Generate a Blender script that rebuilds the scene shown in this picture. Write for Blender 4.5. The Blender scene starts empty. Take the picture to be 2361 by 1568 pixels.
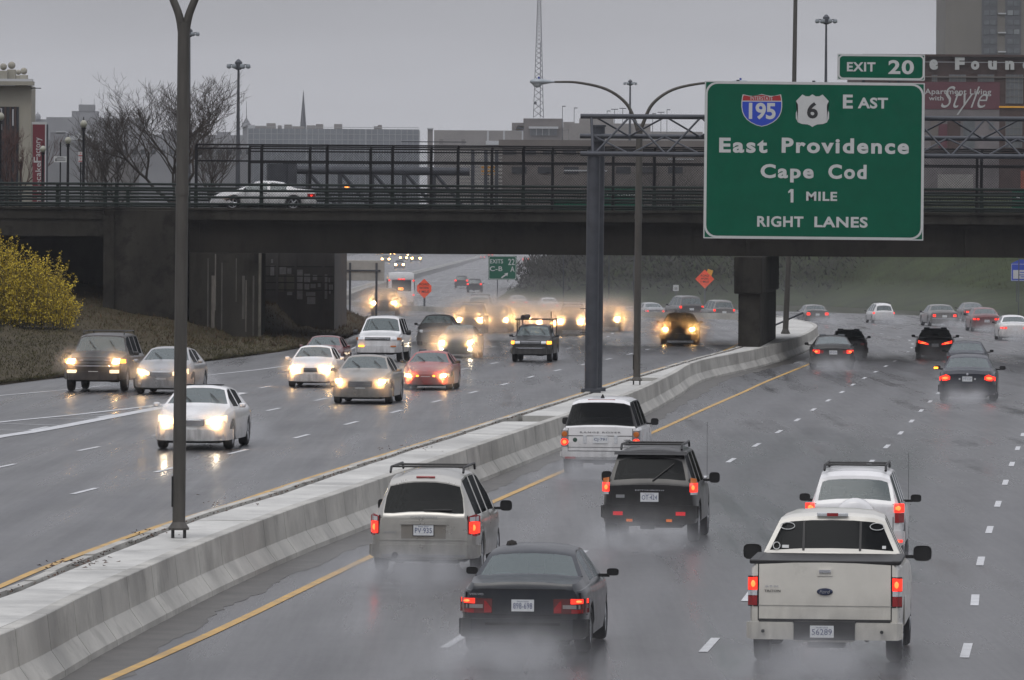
import bpy, bmesh, math, random
import numpy as np
from mathutils import Vector, Matrix
random.seed(7)
rng = np.random.default_rng(7)
C = bpy.context.scene.collection
SC = bpy.context.scene

# ------------------------------------------------------------------ camera
F, CX, CY, HZ, EYE, TH = 14560.0, 1180.5, 784.0, 547.0, 5.7, 0.0065   # survey of the photograph, 2361 px wide
cd = bpy.data.cameras.new('camera'); cam = bpy.data.objects.new('camera', cd); C.objects.link(cam)
cd.sensor_width = 36; cd.lens = F / 2361 * 36
cd.shift_x = -TH * (CY - HZ) / 2361; cd.shift_y = -(CY - HZ) / 2361
cd.clip_start = 1; cd.clip_end = 6000
cam.matrix_world = Matrix.Translation((0, 0, EYE)) @ Matrix.Rotation(math.pi / 2, 4, 'X') @ Matrix.Rotation(TH, 4, 'Z')
SC.camera = cam

# ------------------------------------------------------------------ sky, sun, exposure
W = bpy.data.worlds.new('World'); SC.world = W; W.use_nodes = True
nt = W.node_tree; nt.nodes.clear()
SUN_EL, SUN_AZ = math.radians(52), math.radians(200)
def wn(t, **k):
    n = nt.nodes.new(t)
    for a, b in k.items(): setattr(n, a, b)
    return n
wo = wn('ShaderNodeOutputWorld'); bg = wn('ShaderNodeBackground'); nt.links.new(bg.outputs[0], wo.inputs[0])
sky = wn('ShaderNodeTexSky', sky_type='NISHITA'); sky.sun_disc = False
sky.sun_elevation = SUN_EL; sky.sun_rotation = SUN_AZ; sky.air_density = 2; sky.dust_density = 6
tc = wn('ShaderNodeTexCoord'); sep = wn('ShaderNodeSeparateXYZ'); nt.links.new(tc.outputs['Generated'], sep.inputs[0])
mr = wn('ShaderNodeMapRange'); mr.inputs[1].default_value = 0; mr.inputs[2].default_value = 1
mr.inputs[3].default_value = 1.0; mr.inputs[4].default_value = 2.7; nt.links.new(sep.outputs[2], mr.inputs[0])
rp = wn('ShaderNodeValToRGB'); rp.color_ramp.interpolation = 'EASE'; nt.links.new(sep.outputs[2], rp.inputs[0])
el_ = rp.color_ramp.elements; el_[0].position = 0; el_[0].color = (.455,) * 3 + (1,); el_[1].position = 1; el_[1].color = (.95,) * 3 + (1,)
for p_, v_ in ((.02, .405), (.042, .335), (.12, .37)): e_ = el_.new(p_); e_.color = (v_, v_, v_, 1)
nz = wn('ShaderNodeTexNoise'); nz.inputs['Scale'].default_value = 9; nz.inputs['Detail'].default_value = 4
mp = wn('ShaderNodeMapping'); mp.inputs['Scale'].default_value = (1, 1, 7); nt.links.new(tc.outputs['Generated'], mp.inputs[0]); nt.links.new(mp.outputs[0], nz.inputs[0])
mr2 = wn('ShaderNodeMapRange'); mr2.inputs[1].default_value = .3; mr2.inputs[2].default_value = .7
mr2.inputs[3].default_value = .93; mr2.inputs[4].default_value = 1.06; nt.links.new(nz.outputs[0], mr2.inputs[0])
mm = wn('ShaderNodeMath', operation='MULTIPLY'); sc3 = wn('ShaderNodeMath', operation='MULTIPLY'); sc3.inputs[1].default_value = 3.0; nt.links.new(rp.outputs[0], sc3.inputs[0]); nt.links.new(sc3.outputs[0], mm.inputs[0]); nt.links.new(mr2.outputs[0], mm.inputs[1])
cl = wn('ShaderNodeVectorMath', operation='SCALE'); cl.inputs[0].default_value = (3.86, 3.90, 4.18); nt.links.new(mm.outputs[0], cl.inputs['Scale'])
hs = wn('ShaderNodeHueSaturation'); hs.inputs['Saturation'].default_value = .25; nt.links.new(sky.outputs[0], hs.inputs['Color'])
mx = wn('ShaderNodeMix', data_type='RGBA'); mx.inputs[0].default_value = .93
nt.links.new(hs.outputs[0], mx.inputs[6]); nt.links.new(cl.outputs[0], mx.inputs[7])
nt.links.new(mx.outputs[2], bg.inputs[0]); bg.inputs[1].default_value = .108
sl = bpy.data.lights.new('sun', 'SUN'); so = bpy.data.objects.new('sun', sl); C.objects.link(so)
sl.energy = .6; sl.angle = math.radians(25); sl.color = (1, .96, .9)
sd = Vector((math.sin(SUN_AZ) * math.cos(SUN_EL), math.cos(SUN_AZ) * math.cos(SUN_EL), math.sin(SUN_EL)))
so.rotation_euler = sd.to_track_quat('Z', 'Y').to_euler()
SC.view_settings.view_transform = 'Standard'; SC.view_settings.look = 'None'
SC.view_settings.exposure = 0; SC.view_settings.gamma = 1
cy = SC.cycles
cy.use_denoising = True
try: cy.denoiser = 'OPENIMAGEDENOISE'
except Exception: pass
cy.max_bounces = 6; cy.diffuse_bounces = 2; cy.glossy_bounces = 3; cy.transmission_bounces = 3; cy.transparent_max_bounces = 12
cy.volume_bounces = 0; cy.volume_step_rate = 1.0; cy.volume_max_steps = 256; cy.sample_clamp_indirect = 4; cy.use_light_tree = True

# ------------------------------------------------------------------ survey helpers
def unroll(X, Y): return X - TH * (CY - Y), Y - TH * (X - CX)
def G(X, Y, z=0.0):
    """the place on the level z that the photograph shows at X, Y"""
    a, b = unroll(X, Y); d = F * (EYE - z) / (b - HZ); return Vector(((a - CX) * d / F, d, z))
def U(X, Y, d):
    """the place at distance d that the photograph shows at X, Y"""
    a, b = unroll(X, Y); return Vector(((a - CX) * d / F, d, EYE - (b - HZ) * d / F))
ZL, ZM = 0.64, 0.80      # level of the far carriageway and of the median slab

# ------------------------------------------------------------------ materials
MATS = {}
def mat(name, col, rough=.5, metal=0, var=.12, scale=3.0, coat=0, bump=0, emit=None, es=0, spec=.5, rvar=0, stretch=(1, 1, 1), detail=5):
    if name in MATS: return MATS[name]
    m = bpy.data.materials.new(name); m.use_nodes = True; n = m.node_tree; b = n.nodes['Principled BSDF']
    b.inputs['Base Color'].default_value = (*col, 1); b.inputs['Roughness'].default_value = rough; b.inputs['Metallic'].default_value = metal
    b.inputs['Coat Weight'].default_value = coat; b.inputs['Coat Roughness'].default_value = .08; b.inputs['Specular IOR Level'].default_value = spec
    if emit: b.inputs['Emission Color'].default_value = (*emit, 1); b.inputs['Emission Strength'].default_value = es
    if var or bump or rvar:
        t = n.nodes.new('ShaderNodeTexCoord'); mpg = n.nodes.new('ShaderNodeMapping'); mpg.inputs['Scale'].default_value = stretch
        z = n.nodes.new('ShaderNodeTexNoise'); z.inputs['Scale'].default_value = scale; z.inputs['Detail'].default_value = detail; z.inputs['Roughness'].default_value = .62
        n.links.new(t.outputs['Object'], mpg.inputs[0]); n.links.new(mpg.outputs[0], z.inputs[0])
        if var:
            r = n.nodes.new('ShaderNodeMapRange'); r.inputs[1].default_value = .3; r.inputs[2].default_value = .7; r.inputs[3].default_value = 1 - var; r.inputs[4].default_value = 1 + var
            s = n.nodes.new('ShaderNodeVectorMath'); s.operation = 'SCALE'; s.inputs[0].default_value = col
            n.links.new(z.outputs[0], r.inputs[0]); n.links.new(r.outputs[0], s.inputs['Scale']); n.links.new(s.outputs[0], b.inputs['Base Color'])
        if rvar:
            r = n.nodes.new('ShaderNodeMapRange'); r.inputs[1].default_value = .3; r.inputs[2].default_value = .7; r.inputs[3].default_value = rough - rvar; r.inputs[4].default_value = rough + rvar
            n.links.new(z.outputs[0], r.inputs[0]); n.links.new(r.outputs[0], b.inputs['Roughness'])
        if bump:
            z2 = n.nodes.new('ShaderNodeTexNoise'); z2.inputs['Scale'].default_value = scale * 6; z2.inputs['Detail'].default_value = 4
            n.links.new(mpg.outputs[0], z2.inputs[0])
            bp = n.nodes.new('ShaderNodeBump'); bp.inputs['Strength'].default_value = bump; bp.inputs['Distance'].default_value = .02
            n.links.new(z2.outputs[0], bp.inputs['Height']); n.links.new(bp.outputs[0], b.inputs['Normal'])
    MATS[name] = m; return m
def paint(name, col, metal=0.0, rough=.32, coat=.6):
    m = mat('paint_' + name, col, rough, metal, var=.08, scale=1.7, coat=coat, rvar=.08); n = m.node_tree; b = n.nodes['Principled BSDF']
    if m.get('film'): return m
    m['film'] = 1; src = b.inputs['Base Color'].links[0].from_socket      # road film thrown up by the tyres: thickest low on the body
    t = n.nodes.new('ShaderNodeTexCoord'); sp = n.nodes.new('ShaderNodeSeparateXYZ'); z = n.nodes.new('ShaderNodeTexNoise'); z.inputs['Scale'].default_value = 4; z.inputs['Detail'].default_value = 7
    p = n.nodes.new('ShaderNodeMapping'); p.inputs['Scale'].default_value = (1.6, 1.6, .5); r = n.nodes.new('ShaderNodeMapRange'); r.inputs[1].default_value = 1.05; r.inputs[2].default_value = .25; r.inputs[3].default_value = 0; r.inputs[4].default_value = .62
    q = n.nodes.new('ShaderNodeMapRange'); q.inputs[1].default_value = .3; q.inputs[2].default_value = .7; q.inputs[3].default_value = .35; q.inputs[4].default_value = 1.2; u = n.nodes.new('ShaderNodeMath'); u.operation = 'MULTIPLY'
    mx_ = n.nodes.new('ShaderNodeMix'); mx_.data_type = 'RGBA'; mx_.inputs[7].default_value = (.085, .082, .078, 1); K_ = n.links.new
    K_(t.outputs['Object'], sp.inputs[0]); K_(t.outputs['Object'], p.inputs[0]); K_(p.outputs[0], z.inputs[0]); K_(sp.outputs[2], r.inputs[0]); K_(z.outputs[0], q.inputs[0]); K_(r.outputs[0], u.inputs[0]); K_(q.outputs[0], u.inputs[1])
    K_(u.outputs[0], mx_.inputs[0]); K_(src, mx_.inputs[6]); K_(mx_.outputs[2], b.inputs['Base Color']); return m
def glass(name, tint, dark, gc=.16, film=(.008, .009, .010)):
    """window glass: a see-through tint under a mirror coat"""
    if name in MATS: return MATS[name]
    m = bpy.data.materials.new(name); m.use_nodes = True; n = m.node_tree; n.nodes.clear()
    o = n.nodes.new('ShaderNodeOutputMaterial'); tr = n.nodes.new('ShaderNodeBsdfTransparent'); tr.inputs[0].default_value = (*tint, 1)
    di = n.nodes.new('ShaderNodeBsdfDiffuse'); di.inputs[0].default_value = (*film, 1)
    gl = n.nodes.new('ShaderNodeBsdfGlossy'); gl.inputs['Roughness'].default_value = .12; gl.inputs[0].default_value = (gc, gc * 1.04, gc * 1.08, 1)
    m1 = n.nodes.new('ShaderNodeMixShader'); m1.inputs[0].default_value = dark; n.links.new(tr.outputs[0], m1.inputs[1]); n.links.new(di.outputs[0], m1.inputs[2])
    fr = n.nodes.new('ShaderNodeFresnel'); fr.inputs[0].default_value = 1.45
    m2 = n.nodes.new('ShaderNodeMixShader'); n.links.new(fr.outputs[0], m2.inputs[0]); n.links.new(m1.outputs[0], m2.inputs[1]); n.links.new(gl.outputs[0], m2.inputs[2])
    n.links.new(m2.outputs[0], o.inputs[0]); MATS[name] = m; return m
GD = glass('tinted_glass', (.22, .24, .26), .8); GC = glass('clear_glass', (.72, .80, .80), .36, .7, (.30, .355, .36))
def emitter(name, col, s, base=(.1, .02, .02)): return mat('lamp_' + name, base, .3, 0, 0, emit=col, es=s)
TAIL = emitter('tail_red', (1, .030, .014), 1.9, (.35, .01, .01)); TAILDIM = mat('lens_red', (.28, .012, .015), .25, 0, .1, 20, coat=.5)
TAILHOT = emitter('brake_core', (1, .13, .03), 3.5, (.4, .02, .01))
HEAD = emitter('headlight', (1, .60, .22), 70, (.8, .8, .7)); HEADW = emitter('headlight_white', (1, .84, .60), 70, (.8, .8, .7)); HEADS = emitter('soft_lamp', (1, .70, .38), 1.5, (.8, .8, .7)); AMB = emitter('amber', (1, .33, .03), 4, (.5, .15, .01))
LENS = mat('clear_lens', (.55, .57, .6), .15, 0, .15, 30, coat=.6); AMBDIM = mat('lens_amber', (.5, .14, .02), .3, 0, .1, 20)
RUB = mat('tyre_rubber', (.018, .018, .02), .75, 0, .2, 12); RIM = mat('wheel_alloy', (.42, .43, .45), .35, .7, .15, 9)
BLK = mat('black_trim', (.011, .011, .012), .5, 0, .2, 8); CHR = mat('chrome', (.6, .61, .64), .18, .95, .05, 5); DRK = mat('underbody_dark', (.012, .012, .014), .85, 0, .3, 6)
WHT = mat('plate_white', (.62, .64, .66), .45, 0, .08, 15); NAVY = mat('plate_ink', (.03, .05, .16), .5, 0, 0); CLOTH = mat('seat_cloth', (.09, .1, .11), .9, 0, .2, 10)
SKIN = mat('skin', (.33, .19, .13), .6, 0, .1, 9)
CONC = mat('concrete', (.41, .40, .37), .6, 0, .30, .55, bump=.3, rvar=.15, detail=9)
CONCT = mat('concrete_slab', (.50, .495, .47), .5, 0, .24, .8, bump=.2, rvar=.15, detail=9)
STEEL = mat('galvanised_steel', (.060, .065, .078), .5, .35, .22, 3, rvar=.1); POLE = mat('weathered_pole', (.075, .07, .063), .6, .2, .25, 2.2, stretch=(3, 3, .4))
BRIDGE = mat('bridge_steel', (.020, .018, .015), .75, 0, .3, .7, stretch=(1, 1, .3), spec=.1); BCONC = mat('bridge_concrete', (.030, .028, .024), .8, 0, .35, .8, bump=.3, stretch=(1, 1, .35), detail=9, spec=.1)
DGREEN = mat('rail_green', (.012, .019, .017), .65, 0, .25, 5, spec=.2); FBLK = mat('fence_black', (.009, .009, .011), .7, 0, .2, 5, spec=.15)
SGREEN = mat('sign_green', (.0, .090, .050), .6, 0, .09, 1.6, spec=.12); SWHITE = mat('sign_white', (.50, .51, .51), .45, 0, .05, 3); SBLUE = mat('sign_blue', (.012, .05, .42), .45, 0, .05, 3)
SRED = mat('sign_red', (.33, .015, .02), .45, 0, .05, 3); SBLACK = mat('sign_black', (.015, .015, .018), .5, 0, 0); ALUM = mat('sheet_aluminium', (.38, .37, .35), .5, .3, .1, 3)
ORANGE = mat('work_orange', (.95, .10, .03), .5, 0, .05, 3, emit=(1, .12, .04), es=0.0); YEL = mat('sign_yellow', (.75, .36, .02), .5, 0, .06, 3)

def grime(m, lo=.62):
    n = m.node_tree; b = n.nodes['Principled BSDF']; src = b.inputs['Base Color'].links[0].from_socket; t = n.nodes.new('ShaderNodeTexCoord'); last = src
    for sc_, st, a, c in ((1.0, (1.5, 1.5, .3), .56, .72), (.35, (1, .6, 1), .52, .64), (.9, (1, 1, 1), .56, .66), (7, (1, 1, 1), .60, .70)):
        p = n.nodes.new('ShaderNodeMapping'); p.inputs['Scale'].default_value = st; z = n.nodes.new('ShaderNodeTexNoise'); z.inputs['Scale'].default_value = sc_; z.inputs['Detail'].default_value = 8; z.inputs['Roughness'].default_value = .65
        r = n.nodes.new('ShaderNodeMapRange'); r.inputs[1].default_value = a; r.inputs[2].default_value = c; r.inputs[3].default_value = 1; r.inputs[4].default_value = lo; s = n.nodes.new('ShaderNodeVectorMath'); s.operation = 'SCALE'
        n.links.new(t.outputs['Object'], p.inputs[0]); n.links.new(p.outputs[0], z.inputs[0]); n.links.new(z.outputs[0], r.inputs[0]); n.links.new(last, s.inputs[0]); n.links.new(r.outputs[0], s.inputs['Scale']); last = s.outputs[0]
    n.links.new(last, b.inputs['Base Color'])
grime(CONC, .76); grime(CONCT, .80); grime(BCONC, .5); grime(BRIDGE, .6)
# ------------------------------------------------------------------ mesh helpers
class MB:
    def __init__(s): s.v = []; s.f = []
    def add(s, vs, fs):
        o = len(s.v); s.v += [tuple(v) for v in vs]; s.f += [tuple(i + o for i in f) for f in fs]; return s
    def box(s, c, d, rz=0, rx=0, ry=0):
        m = Matrix.Rotation(rz, 3, 'Z') @ Matrix.Rotation(ry, 3, 'Y') @ Matrix.Rotation(rx, 3, 'X')
        vs = [Vector(c) + m @ Vector((x * d[0] / 2, y * d[1] / 2, z * d[2] / 2)) for x in (-1, 1) for y in (-1, 1) for z in (-1, 1)]
        return s.add(vs, [(0, 1, 3, 2), (4, 6, 7, 5), (0, 4, 5, 1), (2, 3, 7, 6), (0, 2, 6, 4), (1, 5, 7, 3)])
    def tube(s, pts, r, n=8, caps=True):
        pts = [Vector(p) for p in pts]; rs = r if isinstance(r, (list, tuple)) else [r] * len(pts); vs = []; fs = []
        for i, p in enumerate(pts):
            t = (pts[min(i + 1, len(pts) - 1)] - pts[max(i - 1, 0)]).normalized()
            a = t.cross(Vector((0, 0, 1)))
            if a.length < .05: a = t.cross(Vector((0, 1, 0)))
            a.normalize(); b = t.cross(a)
            for k in range(n):
                an = 2 * math.pi * k / n; vs.append(p + (a * math.cos(an) + b * math.sin(an)) * rs[i])
        for i in range(len(pts) - 1):
            for k in range(n):
                k2 = (k + 1) % n; fs.append((i * n + k, i * n + k2, (i + 1) * n + k2, (i + 1) * n + k))
        if caps: fs.append(tuple(range(n))); fs.append(tuple((len(pts) - 1) * n + k for k in reversed(range(n))))
        return s.add(vs, fs)
    def lathe(s, prof, n=20, axis='Z', c=(0, 0, 0)):
        vs = []; fs = []; c = Vector(c)
        for r, h in prof:
            for k in range(n):
                a = 2 * math.pi * k / n; x, y = r * math.cos(a), r * math.sin(a)
                vs.append(c + (Vector((x, y, h)) if axis == 'Z' else Vector((h, x, y)) if axis == 'X' else Vector((x, h, y))))
        for i in range(len(prof) - 1):
            for k in range(n):
                k2 = (k + 1) % n; fs.append((i * n + k, i * n + k2, (i + 1) * n + k2, (i + 1) * n + k))
        return s.add(vs, fs)
    def prism(s, out, y0, y1):
        n = len(out); vs = [(x, y0, z) for x, z in out] + [(x, y1, z) for x, z in out]
        return s.add(vs, [tuple(range(n)), tuple(reversed(range(n, 2 * n)))] + [(i, i + n, (i + 1) % n + n, (i + 1) % n) for i in range(n)])
    def strip(s, rows):
        n = len(rows[0]); vs = [p for r in rows for p in r]
        return s.add(vs, [(i * n + k, i * n + k + 1, (i + 1) * n + k + 1, (i + 1) * n + k) for i in range(len(rows) - 1) for k in range(n - 1)])
    def mesh(s, name, m, ang=35, fix=True):
        me = bpy.data.meshes.new(name); me.from_pydata(s.v, [], s.f); me.materials.append(m)
        if fix:
            bm = bmesh.new(); bm.from_mesh(me); bmesh.ops.recalc_face_normals(bm, faces=bm.faces); bm.to_mesh(me); bm.free()
        if ang: smooth(me, ang)
        return me
    def obj(s, name, m, parent=None, ang=35, bevel=0, loc=None, fix=True, **t):
        return link(name, s.mesh(name, m, ang, fix), parent, bevel, loc, **t)
def smooth(me, ang=35):
    me.polygons.foreach_set('use_smooth', [True] * len(me.polygons)); me.set_sharp_from_angle(angle=math.radians(ang))
def link(name, me, parent=None, bevel=0, loc=None, **t):
    o = bpy.data.objects.new(name, me); C.objects.link(o)
    if parent: o.parent = parent
    if loc is not None: o.location = loc
    if bevel:
        b = o.modifiers.new('bevel', 'BEVEL'); b.width = bevel; b.segments = 2; b.limit_method = 'ANGLE'; b.angle_limit = math.radians(40)
    for k, v in t.items():
        if v: o['category' if k == 'cat' else k] = v
    return o
def thing(name, label, cat, loc=(0, 0, 0), rz=0, group=None):
    o = bpy.data.objects.new(name, None); C.objects.link(o); o.location = loc; o.rotation_euler = (0, 0, rz)
    o['label'] = label; o['category'] = cat
    if group: o['group'] = group
    return o
TXT = {}
def glyphs(s, bold=0.0, shear=0.0, space=1.0):
    k = (s, bold, shear, space)
    if k not in TXT:
        c = bpy.data.curves.new('txt', 'FONT'); c.body = s; c.offset = bold; c.shear = shear; c.space_character = space; c.resolution_u = 4
        o = bpy.data.objects.new('txt', c); C.objects.link(o); dg = bpy.context.evaluated_depsgraph_get(); dg.update()
        me = o.evaluated_get(dg).to_mesh(); v = np.array([x.co[:2] for x in me.vertices]); f = [tuple(p.vertices) for p in me.polygons]
        o.evaluated_get(dg).to_mesh_clear(); bpy.data.objects.remove(o); bpy.data.curves.remove(c); TXT[k] = (v, f)
    return TXT[k]
def text(s, x0, x1, z0, z1, m, parent, y=0, bold=.02, shear=0, space=1.05, rot=False, back=1, th=.012, name='lettering', **t):
    """letters filling the rectangle x0..x1, z0..z1 of the parent's front plane (facing -y)"""
    v, f = glyphs(s, bold, shear, space); mn, mxx = v.min(0), v.max(0); u = (v - mn) / (mxx - mn)
    mb = MB(); n = len(v)
    if rot: P = [(x1 - q[1] * (x1 - x0), z0 + q[0] * (z1 - z0)) for q in u]
    else: P = [(x0 + q[0] * (x1 - x0), z0 + q[1] * (z1 - z0)) for q in u]
    mb.add([(back * a, y, b) for a, b in P], f)
    return mb.obj(name, m, parent, ang=0, fix=False, **t)
# Highway-style letters: drawn strokes instead of a book face
def catmull(pts, n=8):
    P = [np.array(p, float) for p in pts]; P = [2 * P[0] - P[1]] + P + [2 * P[-1] - P[-2]]; out = []
    for i in range(1, len(P) - 2):
        for k in range(n):
            t = k / n; a, b, c, d = P[i - 1], P[i], P[i + 1], P[i + 2]
            out.append(.5 * (2 * b + (c - a) * t + (2 * a - 5 * b + 4 * c - d) * t * t + (3 * b - a - 3 * c + d) * t ** 3))
    out.append(P[-2]); return np.array(out)
def curve_y(pts, n=6):
    """x as a smooth function of y through surveyed points"""
    a = catmull([(p[0], p[1]) for p in pts], n); o = np.argsort(a[:, 1]); a = a[o]
    return lambda y: float(np.interp(y, a[:, 1], a[:, 0]))
def ribbon(fn, y0, y1, w, z, off=0, step=4.0):
    n = max(2, int((y1 - y0) / step) + 1); L, R = [], []
    for k in range(n):
        y = y0 + (y1 - y0) * k / (n - 1); g = (fn(y + 1) - fn(y - 1)) / 2; q = 1 / math.hypot(1, g); x = fn(y)
        L.append((x + (off - w / 2) * q, y - (off - w / 2) * q * g, z)); R.append((x + (off + w / 2) * q, y - (off + w / 2) * q * g, z))
    return [L, R]

# ================================================================== THE SETTING
def road_mat(name, slope):
    """wet asphalt: worn wheel paths, patches of standing water, fine grit"""
    m = bpy.data.materials.new(name); m.use_nodes = True; n = m.node_tree; b = n.nodes['Principled BSDF']; L = n.links.new
    t = n.nodes.new('ShaderNodeTexCoord')
    def noise(scale, st, det=6):
        p = n.nodes.new('ShaderNodeMapping'); p.inputs['Rotation'].default_value = (0, 0, slope); p.inputs['Scale'].default_value = st
        z = n.nodes.new('ShaderNodeTexNoise'); z.inputs['Scale'].default_value = scale; z.inputs['Detail'].default_value = det; z.inputs['Roughness'].default_value = .6
        L(t.outputs['Object'], p.inputs[0]); L(p.outputs[0], z.inputs[0]); return z.outputs[0]
    def rng_(s, a, c, lo, hi):
        r = n.nodes.new('ShaderNodeMapRange'); r.inputs[1].default_value = a; r.inputs[2].default_value = c; r.inputs[3].default_value = lo; r.inputs[4].default_value = hi; L(s, r.inputs[0]); return r.outputs[0]
    def mul(a, c):
        r = n.nodes.new('ShaderNodeMath'); r.operation = 'MULTIPLY'; L(a, r.inputs[0]); L(c, r.inputs[1]); return r.outputs[0]
    streak = noise(1.0, (.9, .02, 1)); patch = noise(.16, (1, .35, 1), 8); grit = noise(9, (1, 1, 1), 5)
    sx = n.nodes.new('ShaderNodeSeparateXYZ'); L(t.outputs['Object'], sx.inputs[0])
    la = n.nodes.new('ShaderNodeMath'); la.operation = 'MULTIPLY_ADD'; L(sx.outputs[1], la.inputs[0]); la.inputs[1].default_value = -.0885; L(sx.outputs[0], la.inputs[2])
    lb_ = n.nodes.new('ShaderNodeMath'); lb_.operation = 'MULTIPLY'; L(la.outputs[0], lb_.inputs[0]); lb_.inputs[1].default_value = 2 * math.pi / 1.83
    sn = n.nodes.new('ShaderNodeMath'); sn.operation = 'SINE'; L(lb_.outputs[0], sn.inputs[0])
    track = rng_(sn.outputs[0], -1, 1, .86, 1.12); broad = noise(.05, (1, .25, 1), 4)
    v = mul(track, rng_(broad, .35, .65, .86, 1.16)); v = mul(v, mul(mul(rng_(streak, .3, .7, .80, 1.22), rng_(patch, .3, .7, .85, 1.15)), rng_(grit, .35, .65, .76, 1.24)))
    s = n.nodes.new('ShaderNodeVectorMath'); s.operation = 'SCALE'; s.inputs[0].default_value = (.068, .068, .073); L(v, s.inputs['Scale']); L(s.outputs[0], b.inputs['Base Color'])
    rr = n.nodes.new('ShaderNodeMath'); rr.operation = 'ADD'; L(rng_(streak, .35, .65, .20, .44), rr.inputs[0]); L(rng_(patch, .35, .65, -.08, .10), rr.inputs[1]); L(rr.outputs[0], b.inputs['Roughness'])
    b.inputs['Specular IOR Level'].default_value = .5
    bp = n.nodes.new('ShaderNodeBump'); bp.inputs['Strength'].default_value = .12; bp.inputs['Distance'].default_value = .01; L(grit, bp.inputs['Height']); L(bp.outputs[0], b.inputs['Normal'])
    return m
ROADM = road_mat('wet_asphalt', -.09)
GRASS = mat('wet_grass', (.030, .034, .016), .85, 0, .45, .9, bump=.6, detail=9, spec=.1)
BRUSHM = mat('brown_undergrowth', (.060, .049, .031), .9, 0, .28, .5, bump=.5, detail=8, spec=.1)
LINEW = mat('line_white', (.55, .56, .58), .4, 0, .22, 3, rvar=.1, detail=9); LINEY = mat('line_yellow', (.50, .29, .05), .4, 0, .35, 2, rvar=.1, detail=9)
DIRT = mat('gutter_silt', (.068, .063, .056), .5, 0, .4, 1.2, bump=.3, detail=9)
def struct(name, mb, m, ang=0): return mb.obj(name, m, None, ang=ang, kind='structure')

line1 = curve_y([(-9, 5), (-3.6, 60)] + [tuple(G(*p)[:2]) for p in ((1040, 1485), (1353, 1268), (1687, 1061), (1797, 995), (1878, 943), (1945, 902), (1975, 882), (2090, 815), (2099, 786))]
                + [(22.4, 380), (21.5, 400), (19, 430), (13, 470), (5, 510), (-3, 560), (-7, 640), (-7, 850), (-4, 1200), (4, 1900), (10, 2500)])
laneA = curve_y([(-19, 10), (-12.5, 80)] + [tuple(G(X, Y, ZL)[:2]) for X, Y in ((202, 1131), (379, 1084), (545, 1043), (682, 1010), (794, 980), (985, 931), (1066, 911), (1141, 892), (1207, 874.5), (1268, 858))] + [(6.2, 287), (8.9, 330), (9, 370), (7, 390)])
bedge = [(-12, 5), (-7.7, 62)] + [tuple(G(X, Y, ZM)[:2]) for X, Y in ((0, 1465), (215, 1364), (473, 1251), (677, 1173), (807, 1129), (1268, 971), (1456, 907), (1551, 863), (1610, 833), (1744, 805), (1844, 777), (1884, 753))] + [(17.6, 372), (17.3, 388), (16.9, 402)]
barrier = curve_y(bedge)
kerb = curve_y([(-13.2, 5), (-9.0, 62)] + [tuple(G(X, Y, ZM)[:2]) for X, Y in ((0, 1362), (157, 1297), (430, 1196), (606, 1142), (807, 1075), (1268, 931), (1345, 907), (1458, 870), (1587, 831), (1698, 801))] + [(12.4, 320), (14.2, 350), (14.6, 375), (13.9, 395)])
struct('ground', MB().add([(-440, -30, -.012), (440, -30, -.012), (440, 2540, -.012), (-440, 2540, -.012)], [(0, 1, 2, 3)]), GRASS)
rows = []
for y in list(range(-20, 420, 10)) + list(range(420, 1000, 20)) + list(range(1000, 2501, 100)):
    c = line1(y); rows.append([(c - 26, y, 0), (c + 42 if y < 380 else c + 42 - min(34, (y - 380) * .24), y, 0)])
struct('road', MB().strip(rows), ROADM)
wall = [(13.9, 394), (6.2, 409), (-2.3, 421), (-8.4, 436), (-12.5, 470), (-14, 510), (-14.5, 600), (-13.5, 840), (-9, 1500), (-6.5, 2100)]
lb = [(kerb(y) + .02, y) for y in range(-20, 392, 8)] + wall
struct('oncoming_road', MB().strip([[(-95, y, ZL), (x, y, ZL)] for x, y in lb]), ROADM)
struct('road_verge', MB().strip([[(x, y, ZL - .01), (x + .25, y, -.01)] for x, y in lb]), DIRT)
struct('gutter', MB().strip([[(barrier(y) + .2, y, .004), (barrier(y) + .2 + .75 + .12 * math.sin(y * .11) + .06 * math.sin(y * .7) + rng.normal() * .035, y, .004)] for y in np.arange(20, 360, .6)]), DIRT)

# painted lines
def dashes(fn, off, z, starts, ln=3.05):
    mb = MB()
    for y in starts: mb.strip(ribbon(fn, y, y + ln, .13, z, off, 3))
    return mb
for off, ph, last in ((0, 87.5, 400), (3.60, 87.3, 400), (7.2, 86.8, 395), (10.8, 92, 385)):
    struct('lane_marking', dashes(line1, off, .008, [ph - 24.4 + 12.2 * k for k in range(int((last - ph + 24.4) / 12.2))]), LINEW)
for off, y0 in ((0, 125.5), (-3.7, 126.5), (-7.4, 130)):
    struct('lane_marking', dashes(laneA, off, ZL + .008, [y0 - 49 + 11.6 * k for k in range(26)]), LINEW)
struct('yellow_line', MB().strip(ribbon(lambda y: line1(y) - 3.62, 20, 352, .16, .009, 0, 5)), LINEY)
struct('yellow_line', MB().strip(ribbon(lambda y: kerb(y) - .55, 20, 385, .14, ZL + .009, 0, 5)), LINEY)
struct('edge_line', MB().strip(ribbon(lambda y: line1(y) + 14.6, 150, 400, .14, .009, 0, 5)), LINEW)
def px_ribbon(px, w, z, m, nm):
    p = [G(X, Y, z) for X, Y in px]; p = catmull([tuple(q) for q in p], 6); L = []; R = []
    for i, q in enumerate(p):
        t = p[min(i + 1, len(p) - 1)] - p[max(i - 1, 0)]; t /= np.linalg.norm(t); L.append((q[0] - t[1] * w / 2, q[1] + t[0] * w / 2, z)); R.append((q[0] + t[1] * w / 2, q[1] - t[0] * w / 2, z))
    return struct(nm, MB().strip([L, R]), m)
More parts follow.
